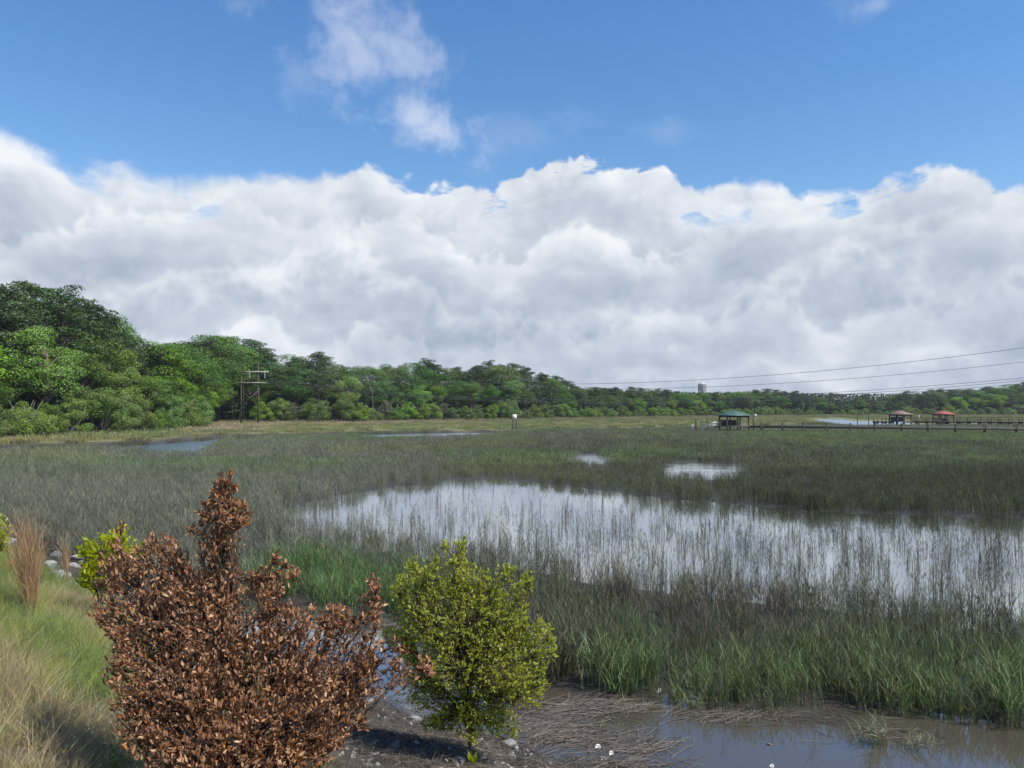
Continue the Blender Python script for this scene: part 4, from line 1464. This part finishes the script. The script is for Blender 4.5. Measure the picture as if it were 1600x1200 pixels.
def reed_tuft(px_, py_, h, n, label, seed, lean):
    r = np.random.default_rng(seed)
    p = at_z(px_, py_, 0.0)
    mb = MB()
    for i in range(n):
        b = np.array([r.normal() * 0.10, r.normal() * 0.08, -0.08])
        d = unit(np.array([lean[0] + r.normal() * 0.25, lean[1] + r.normal() * 0.2, 1.0]))
        L = h * r.uniform(0.6, 1.1)
        blade(mb, b, d, L, 0.011, r.uniform(0.3, 1.0), r, 4)
        for k in range(3):
            blade(mb, b + d * L * r.uniform(0.3, 0.8), unit(d + r.normal(size=3) * 0.4), L * 0.45, 0.011, r.uniform(0.5, 1.2), r, 4)
    o = mb.build('reed_tuft', M['reed_pale'])
    o.location = p
    tag(o, label, 'grass tuft')


M['reed_pale'] = leafy('pale bent reed', (0.14, 0.16, 0.09), (0.33, 0.34, 0.2), 0.25, hue=0.0, obj_var=0.0, tcol=(1, 1, 0.7))
reed_tuft(1372, 1165, 0.62, 34, 'pale drooping reed tuft standing alone in the muddy water', 81, (-0.25, 0.0))
reed_tuft(1425, 1172, 0.45, 24, 'smaller pale reed tuft next to the drooping one', 82, (0.3, 0.0))
reed_tuft(1095, 1108, 0.35, 20, 'low grey reed tuft at the edge of the straw mat', 83, (-0.3, 0.0))
reed_tuft(1005, 1035, 0.75, 60, 'flattened pale reeds within the near marsh grass', 84, (0.5, -0.3))
reed_tuft(985, 1010, 0.7, 50, 'tangled pale reeds behind the flattened ones', 85, (-0.5, -0.2))

# ------------------------------------------------------------------ power line
pA = at_z(376.5, 664, 0.4)
pB = at_z(402.5, 663, 0.4)
hx = unit(np.array([1.0, 0.10, 0.0]))
pole_c = (pA + pB) / 2
root = empty('power_pole', (pole_c[0], pole_c[1], gz(pole_c[0], pole_c[1])))
D_P = pole_c[1]
mpx = D_P / F                              # metres per photo pixel there
PH = lambda py: EYE + (HOR - py) * mpx - root.location.z
half = 13 * mpx
for sx in (-1, 1):
    b = hx * half * sx
    MB().tube([b + (0, 0, -0.5), b + (0, 0, PH(566))], [0.24, 0.15], 8).build('pole', M['pole_wood'], root, True)
g = MB().tube([hx * (-half + 0.75) + (0, 0, 0), hx * (-half + 0.62) + (0, 0, PH(600))], 0.05, 5).build('guy_wire', M['pole_wood'], root)
za, zb = PH(581), PH(598)
MB().bar(hx * -29 * mpx + (0, -0.3, za), hx * 29 * mpx + (0, -0.3, za), 0.2, 0.34).build('cross_arm', M['arm_wood'], root)
MB().bar(hx * -26 * mpx + (0, -0.3, zb), hx * 26 * mpx + (0, -0.3, zb), 0.16, 0.26).build('cross_arm', M['arm_wood'], root)
MB().bar(hx * -half + (0, -0.28, PH(634)), hx * half + (0, -0.28, PH(611)), 0.16, 0.2).build('brace', M['pole_wood'], root)
MB().bar(hx * -half + (0, 0.28, PH(611)), hx * half + (0, 0.28, PH(633)), 0.14, 0.18).build('brace', M['pole_wood'], root)
ATT = []
for k in (-22, 0, 23):
    c = hx * k * mpx + np.array([0, -0.3, 0])
    ins = MB()
    prof = []
    for q in range(8):
        z = za - 0.2 - q * 0.19
        prof += [(0.05, z), (0.15, z - 0.05), (0.15, z - 0.09), (0.05, z - 0.12)]
    ins.lathe(prof, c, 8)
    ins.build('insulator', M['insulator'], root)
    ATT.append(np.array(root.location) + c + np.array([0, 0, za - 1.75]))
for sx in (-1, 1):
    ATT.append(np.array(root.location) + hx * half * sx + np.array([0, 0, PH(566)]))
tag(root, 'wooden twin-pole power line frame with pale cross arms before the wood', 'power pole')


def wire(A, p900, p1600, Y_end, label):
    """hangs from A, passes over two photo pixels on its way to a frame out of view"""
    ex = (1600 - 800) / F
    B = np.array([ex * Y_end, Y_end, 0])
    d = B[:2] - A[:2]

    def t_at(px):
        u = (px - 800) / F
        # A + t d with x = u y
        return (u * A[1] - A[0]) / (d[0] - u * d[1])
    rows = []
    for px_, py_ in (p900, p1600):
        t = t_at(px_)
        Y = A[1] + d[1] * t
        z = at_y(px_, py_, Y)[2]
        rows.append((t, z))
    (t1, z1), (t2, z2) = rows
    Mx = np.array([[t1, t1 * t1], [t2, t2 * t2]])
    b, c = np.linalg.solve(Mx, np.array([z1 - A[2], z2 - A[2]]))
    ts = np.linspace(0, 1.45, 60)
    P = np.column_stack([A[0] + d[0] * ts, A[1] + d[1] * ts, A[2] + b * ts + c * ts * ts])
    o = MB().tube(P, 0.035, 5, False).build('power_line', M['wire'], None, True)
    tag(o, label, 'power line', 'power lines over the marsh')


wire(ATT[4], (900, 600), (1600, 543.5), 125, 'uppermost dark power line crossing the sky at the edge of the picture')
wire(ATT[3], (1060, 606), (1600, 565.5), 135, 'second power line from the top over the water tower')
wire(ATT[2], (1280, 614.5), (1600, 590.5), 128, 'third power line from the top above the far wood')
wire(ATT[1], (1290, 618), (1600, 594.5), 135, 'fourth power line from the top, just under the third')
wire(ATT[0], (1300, 621), (1600, 599), 142, 'lowest power line close above the far treetops')

# a bare leaning snag at the edge of the wood
sp_ = at_z(581, 661, 0.5)
root = empty('dead_tree', (sp_[0], sp_[1] + 1.0, gz(sp_[0], sp_[1] + 1.0)))
sm = sp_[1] / F
MB().tube([(0, 0, -0.3), (0.1, 0, 22 * sm), (0, 0, 46 * sm), (0.5, 0, 56 * sm), (11 * sm, 0, 66 * sm)], [0.11, 0.1, 0.08, 0.07, 0.03], 7).build('trunk', M['bark_grey'], root, True)
MB().tube([(0, 0, 44 * sm), (-3 * sm, 0, 52 * sm), (-4 * sm, 0, 60 * sm)], [0.12, 0.08, 0.03], 5).build('branch', M['bark_grey'], root, True)
MB().tube([(0.1, 0, 34 * sm), (4 * sm, -0.3, 40 * sm), (8 * sm, -0.4, 41 * sm)], [0.1, 0.06, 0.03], 5).build('branch', M['bark_grey'], root, True)
tag(root, 'bare grey dead snag with a bent top at the marsh edge', 'dead tree')

# ------------------------------------------------------------------ sign in the creek
p = at_z(804, 675, 0.0)
ms = p[1] / F
root = empty('marsh_sign', (p[0], p[1], 0))
for sx in (-1, 1):
    MB().tube([(sx * 2.6 * ms, 0, -0.9), (sx * 2.6 * ms, 0, 20 * ms)], 0.11, 8).build('post', M['dock_dark'], root, True)
MB().box((0, -0.16, 23.4 * ms), (6.6 * ms, 0.06, 8 * ms)).build('panel', M['sign_white'], root)
for dz in (20.5, 26.0):
    MB().box((0, -0.07, dz * ms), (6.4 * ms, 0.1, 0.12)).build('batten', M['dock_dark'], root)
for sx in (-1, 1):
    MB().tube([(sx * 2.6 * ms, 0, 20 * ms), (sx * 2.6 * ms, 0, 27 * ms)], 0.08, 6).build('post', M['dock_dark'], root, True)
tag(root, 'blank white sign panel on two dark posts in the creek', 'sign')

# ------------------------------------------------------------------ docks and shelters
DZ = 1.4


def shelter(name, label, px_c, D, w, dpt, roof_mat, eave, peak, overhang=0.45, dark_box=False):
    c = at_y(px_c, 640, D)
    root = empty(name, (c[0], c[1], 0), 0.12)
    hw, hd = w / 2 - overhang, dpt / 2 - overhang
    MB().box((0, 0, DZ - 0.09), (2 * hw + 0.3, 2 * hd + 0.3, 0.18)).build('deck', M['dock_wood'], root)
    for sx in (-1, 0, 1):
        for sy in (-1, 1):
            MB().box((sx * hw, sy * hd, (eave - 0.6) / 2), (0.2, 0.2, eave + 0.6)).build('post', M['dock_dark'], root)
    # hipped roof with thickness
    W2, D2, rl = w / 2, dpt / 2, max(w - dpt, 0) / 2 + 0.25
    V = [(-W2, -D2, eave), (W2, -D2, eave), (W2, D2, eave), (-W2, D2, eave), (-rl, 0, peak), (rl, 0, peak)]
    V += [(x, y, z - 0.14) for x, y, z in V[:4]]
    rf = MB().add(V, [[0, 1, 5, 4], [2, 3, 4, 5], [6, 7, 1, 0], [7, 8, 2, 1], [8, 9, 3, 2], [9, 6, 0, 3], [6, 9, 8, 7]], [[1, 2, 5], [3, 0, 4]]).build('roof', roof_mat, root)
    MB().box((0, 0, peak + 0.02), (2 * rl + 0.3, 0.22, 0.1)).build('ridge_cap', roof_mat, rf)
    for sy in (-1, 1):
        MB().box((0, sy * hd, eave - 0.28), (2 * hw, 0.12, 0.26)).build('beam', M['dock_dark'], root)
    rail = MB()
    for z in (DZ + 0.35, DZ + 0.65, DZ + 0.95):
        rail.box((0, hd, z), (2 * hw, 0.06, 0.1))
    rail.build('railing', M['dock_dark'], root)
    if dark_box:
        MB().box((-hw * 0.48, 0.1, DZ + 0.5), (hw * 0.98, hd * 1.3, 1.0)).build('storage_box', M['dock_dark'], root)
        MB().box((-hw * 0.48, 0.1, DZ + 1.03), (hw * 1.04, hd * 1.4, 0.07)).build('box_lid', M['dock_wood'], root)
    for sx in (0.35, 0.7):
        MB().box((hw * sx, hd * 0.6, DZ + 0.45), (hw * 0.28, 0.5, 0.08)).build('bench', M['dock_wood'], root)
        MB().box((hw * sx, hd * 0.6, DZ + 0.2), (hw * 0.2, 0.4, 0.4)).build('bench_leg', M['dock_dark'], root)
    tag(root, label, 'dock shelter')
    return root


s1 = shelter('dock_shelter', 'open dock shelter with a teal green hipped metal roof', 1146.5, 150.0, 5.2, 4.7, M['roof_green'], 3.42, 4.3, dark_box=True)
s2 = shelter('dock_shelter', 'open dock shelter with a brown hipped roof', 1406.5, 197.0, 4.6, 4.2, M['roof_brown'], 3.2, 4.05, dark_box=True)
s3 = shelter('dock_shelter', 'open dock shelter with an orange-red hipped roof', 1473.5, 199.0, 4.4, 4.0, M['roof_red'], 3.2, 4.05)


def dock(name, label, A, B, bents, w=1.6, rail=None, mat='dock_wood'):
    """boardwalk on paired piles from A to B; bents = photo columns of the pile pairs"""
    A, B = np.asarray(A, float), np.asarray(B, float)
    root = empty(name, (A[0], A[1], 0))
    d = unit(B - A)
    nrm = np.array([-d[1], d[0], 0])
    MB().bar((0, 0, DZ - 0.05), B - A + (0, 0, DZ - 0.05), w, 0.10).build('deck', M[mat], root)
    for sx in (-1, 1):
        MB().bar(nrm * sx * (w / 2 - 0.08) + (0, 0, DZ - 0.24), B - A + nrm * sx * (w / 2 - 0.08) + (0, 0, DZ - 0.24), 0.10, 0.26).build('stringer', M['dock_dark'], root)
    for px_ in bents:
        u = (px_ - 800) / F
        e = B - A
        t = (u * A[1] - A[0]) / (e[0] - u * e[1])
        c = e * t
        for sx in (-1, 1):
            q = nrm * sx * (w / 2 + 0.12)
            lean = nrm * sx * random.uniform(-0.1, 0.06)
            MB().tube([c + q + (0, 0, -0.8), c + q + lean + (0, 0, DZ + random.uniform(0.5, 0.85))], 0.13, 7).build('pile', M['dock_dark'], root, True)
        MB().bar(c + nrm * (w / 2 + 0.3) + (0, 0, DZ - 0.5), c - nrm * (w / 2 + 0.3) + (0, 0, DZ - 0.5), 0.16, 0.22).build('pile_cap', M['dock_dark'], root)
    if rail:
        for z in rail:
            MB().bar(nrm * (w / 2) + (0, 0, DZ + z), B - A + nrm * (w / 2) + (0, 0, DZ + z), 0.07, 0.12).build('rail', M['dock_dark'], root)
    tag(root, label, 'dock')
    return root


A1, B1 = at_y(1164, 660, 150.0), at_y(1760, 660, 126.0)
A1[2] = B1[2] = 0
dock('dock', 'long low boardwalk on paired piles from the green roofed shelter', A1, B1, [1190, 1222, 1255, 1291, 1328, 1367, 1408, 1449, 1492, 1538, 1587, 1640, 1698])
A2, B2 = at_y(1418, 660, 197.0), at_y(1760, 660, 188.0)
A2[2] = B2[2] = 0
dock('dock', 'farther railed boardwalk running past the red roofed shelter', A2, B2, [1432, 1448, 1464, 1480, 1497, 1513, 1530, 1546, 1562, 1578, 1594, 1612, 1632], rail=(0.55, 1.0))
A3, B3 = at_y(1366, 660, 196.0), at_y(1394, 660, 197.0)
A3[2] = B3[2] = 0
dock('dock', 'short boardwalk stub left of the brown roofed shelter', A3, B3, [1368, 1381, 1392], w=1.4)

# gangway with pale rails, falling to the water
ga, gb = at_y(1128, 660, 150.0), at_y(1103, 660, 149.0)
root = empty('gangway', (ga[0], ga[1], 0))
e = gb - ga
e[2] = 0
T0, T1 = np.array([0, 0, DZ]), e + np.array([0, 0, 0.55])
MB().bar(T0, T1, 1.2, 0.1).build('ramp', M['dock_wood'], root)
for sy in (-0.55, 0.55):
    for hh in (0.5, 1.0):
        MB().bar(T0 + (0, sy, hh), T1 + (0, sy, hh), 0.07, 0.09).build('rail', M['alu'], root)
    for t in np.linspace(0, 1, 6):
        q = T0 + (T1 - T0) * t + np.array([0, sy, 0])
        MB().bar(q, q + (0, 0, 1.0), 0.06).build('rail_post', M['alu'], root)
tag(root, 'pale railed gangway sloping down from the green roofed shelter', 'gangway')
fd = at_y(1096, 660, 149.0)
root = empty('floating_dock', (fd[0], fd[1], 0))
MB().box((0, 0, 0.33), (2.6, 2.2, 0.16)).build('deck', M['dock_wood'], root)
MB().box((0, 0, 0.12), (2.4, 2.0, 0.25)).build('float', M['dock_dark'], root)
tag(root, 'small low floating dock at the foot of the gangway', 'floating dock')

for px_, py0, D, h, rad, mat, lab in ((1087.5, 0, 150, 2.55, 0.15, 'dock_dark', 'tall dark mooring post at the outer end of the floating dock'), (1082, 0, 150, 1.6, 0.12, 'alu', 'short pale post outermost beside the dark mooring post'),
                                      (1105, 0, 152, 2.5, 0.11, 'dock_dark', 'thin dark post at the foot of the gangway'), (1177, 0, 153, 3.2, 0.1, 'dock_dark', 'thin post just past the green roofed shelter'),
                                      (1339.5, 0, 160, 3.3, 0.09, 'dock_dark', 'tall thin post before the creek, the one farther from the brown roof'), (1357, 0, 160, 3.4, 0.09, 'dock_dark', 'tall thin post before the creek, the one closer to the brown roof'),
                                      (1436, 0, 198, 2.9, 0.12, 'alu', 'pale post between the brown and the red roofed shelters')):
    c = at_y(px_, 660, D)
    o = MB().tube([(0, 0, -0.8), (0.02, 0, h * 0.6), (0, 0.01, h)], [rad, rad * 0.95, rad * 0.85], 8)
    o.lathe([(rad * 0.95, h - 0.02), (rad * 1.15, h), (rad * 1.1, h + 0.07), (0.005, h + 0.14)], sides=8)
    o = o.build('post', M[mat], None, True)
    o.location = (c[0], c[1], 0)
    tag(o, lab, 'post')
c = at_y(1180.5, 660, 154)
o = empty('dock_lamp', (c[0], c[1], 0))
MB().tube([(0, 0, DZ - 0.2), (0, 0, 3.0)], 0.06, 6).build('pole', M['alu'], o)
MB().lathe([(0.01, 3.0), (0.2, 3.05), (0.24, 3.4), (0.12, 3.6), (0.01, 3.62)], sides=10).build('lamp_head', M['sign_white'], o, True)
tag(o, 'small white lamp on a pole by the green roofed shelter', 'lamp')

# ------------------------------------------------------------------ water tower far behind the wood
TD = 900.0
c = at_y(1097, 600, TD)
root = empty('water_tower', (c[0], c[1], 1.0))
mt = TD / F
zt = EYE + (HOR - 596) * mt - 1.0
rad = 6.2 * mt
zb = zt - 14 * mt
MB().lathe([(0.3, zb - 2.2), (rad * 0.6, zb - 1.6), (rad * 0.97, zb), (rad, zb + 0.5), (rad, zt - 3.2)], sides=32).build('tank', M['tank_white'], root, True)
rf = MB().lathe([(rad * 1.04, zt - 3.2), (rad * 0.98, zt - 2.9), (rad * 0.55, zt - 0.9), (0.3, zt)], sides=32).build('roof', M['tank_white'], root, True)
MB().lathe([(0.4, zt - 0.1), (0.4, zt + 0.7), (0.01, zt + 1.0)], sides=10).build('finial', M['tank_white'], rf)
for k in range(16):
    a = k * math.pi / 8
    MB().bar((math.cos(a) * rad * 1.02, math.sin(a) * rad * 1.02, zb + 0.8), (math.cos(a) * rad * 1.02, math.sin(a) * rad * 1.02, zt - 3.4), 0.55, 0.12).build('rib', M['tank_red'], root)
for k in range(8):
    a = k * math.pi / 4 + 0.2
    MB().tube([(math.cos(a) * rad * 1.15, math.sin(a) * rad * 1.15, 0), (math.cos(a) * rad, math.sin(a) * rad, zb + 0.6)], 0.4, 6).build('leg', M['tank_white'], root, True)
MB().tube([(0, 0, 0), (0, 0, zb - 1.8)], 1.1, 12).build('riser', M['tank_white'], root, True)
bal = MB()
bal.lathe([(rad * 1.0, zb + 0.35), (rad * 1.13, zb + 0.35), (rad * 1.13, zb + 0.5), (rad * 1.0, zb + 0.5)], sides=32)
bal.lathe([(rad * 1.12, zb + 1.4), (rad * 1.13, zb + 1.4), (rad * 1.13, zb + 1.55), (rad * 1.12, zb + 1.55)], sides=32)
bal.build('balcony', M['tank_white'], root)
tag(root, 'white legged water tower rising over the far wood', 'water tower')

# ------------------------------------------------------------------ labels of the trees
LM = [(0, 'the edge of the picture'), (390, 'the twin-pole power frame'), (804, 'the white sign'), (1097, 'the water tower'), (1147, 'the green roofed shelter'), (1407, 'the brown roofed shelter'), (1474, 'the red roofed shelter')]
ORD = ['first', 'second', 'third', 'fourth', 'fifth', 'sixth', 'seventh', 'eighth', 'ninth', 'tenth', 'eleventh', 'twelfth', 'thirteenth', 'fourteenth', 'fifteenth', 'sixteenth', 'seventeenth', 'eighteenth',
       'nineteenth', 'twentieth', 'twenty-first', 'twenty-second', 'twenty-third', 'twenty-fourth', 'twenty-fifth', 'twenty-sixth', 'twenty-seventh', 'twenty-eighth', 'twenty-ninth', 'thirtieth']
LOOK = {'oak': 'round-crowned mid green tree', 'bright': 'bright green leafy tree', 'pine': 'dark green pine', 'shrub': 'green shrub', 'grey': 'grey moss-hung tree'}
ROWW = {'front': 'at the marsh edge', 'middle': 'in the middle row', 'back': 'in the back row', 'deep': 'deepest in the wood'}
CAT = {'oak': 'tree', 'bright': 'tree', 'pine': 'pine', 'shrub': 'shrub', 'grey': 'tree'}
groups = {}
for kind, rw, px_, o in TREES:
    if px_ < 0:
        key = (kind, rw, -1)
    else:
        key = (kind, rw, max(i for i, l in enumerate(LM) if l[0] <= px_))
    groups.setdefault(key, []).append((px_, o))
for (kind, rw, sec), lst in groups.items():
    lst.sort(key=lambda q: q[0])
    if sec < 0:
        lst = lst[::-1]
    for k, (px_, o) in enumerate(lst):
        if sec < 0:
            lab = '%s %s, %s beyond the edge of the picture' % (LOOK[kind], ROWW[rw], ORD[min(k, 29)])
        else:
            lab = '%s %s, %s rightward from %s' % (LOOK[kind], ROWW[rw], ORD[min(k, 29)], LM[sec][1])
        tag(o, lab, CAT[kind], {'front': 'shrubs and low trees at the marsh edge', 'middle': 'trees in the middle of the wood', 'back': 'tall trees at the back of the wood', 'deep': 'tall trees deep in the wood'}[rw])

# ------------------------------------------------------------------ haze: thin moist air
hz = MB().box((0, 600, 24.0), (2700, 1340, 52.0)).build('haze', None)
m, n = material('haze')
vol = n.add('ShaderNodeVolumePrincipled', {'Color': (0.78, 0.87, 1.0, 1), 'Density': 0.00013, 'Anisotropy': 0.2})
n.add('ShaderNodeOutputMaterial', {'Volume': vol.outputs[0]})
hz.data.materials.append(m)
tag(hz, 'thin bluish haze over marsh and wood', 'haze', kind='stuff')
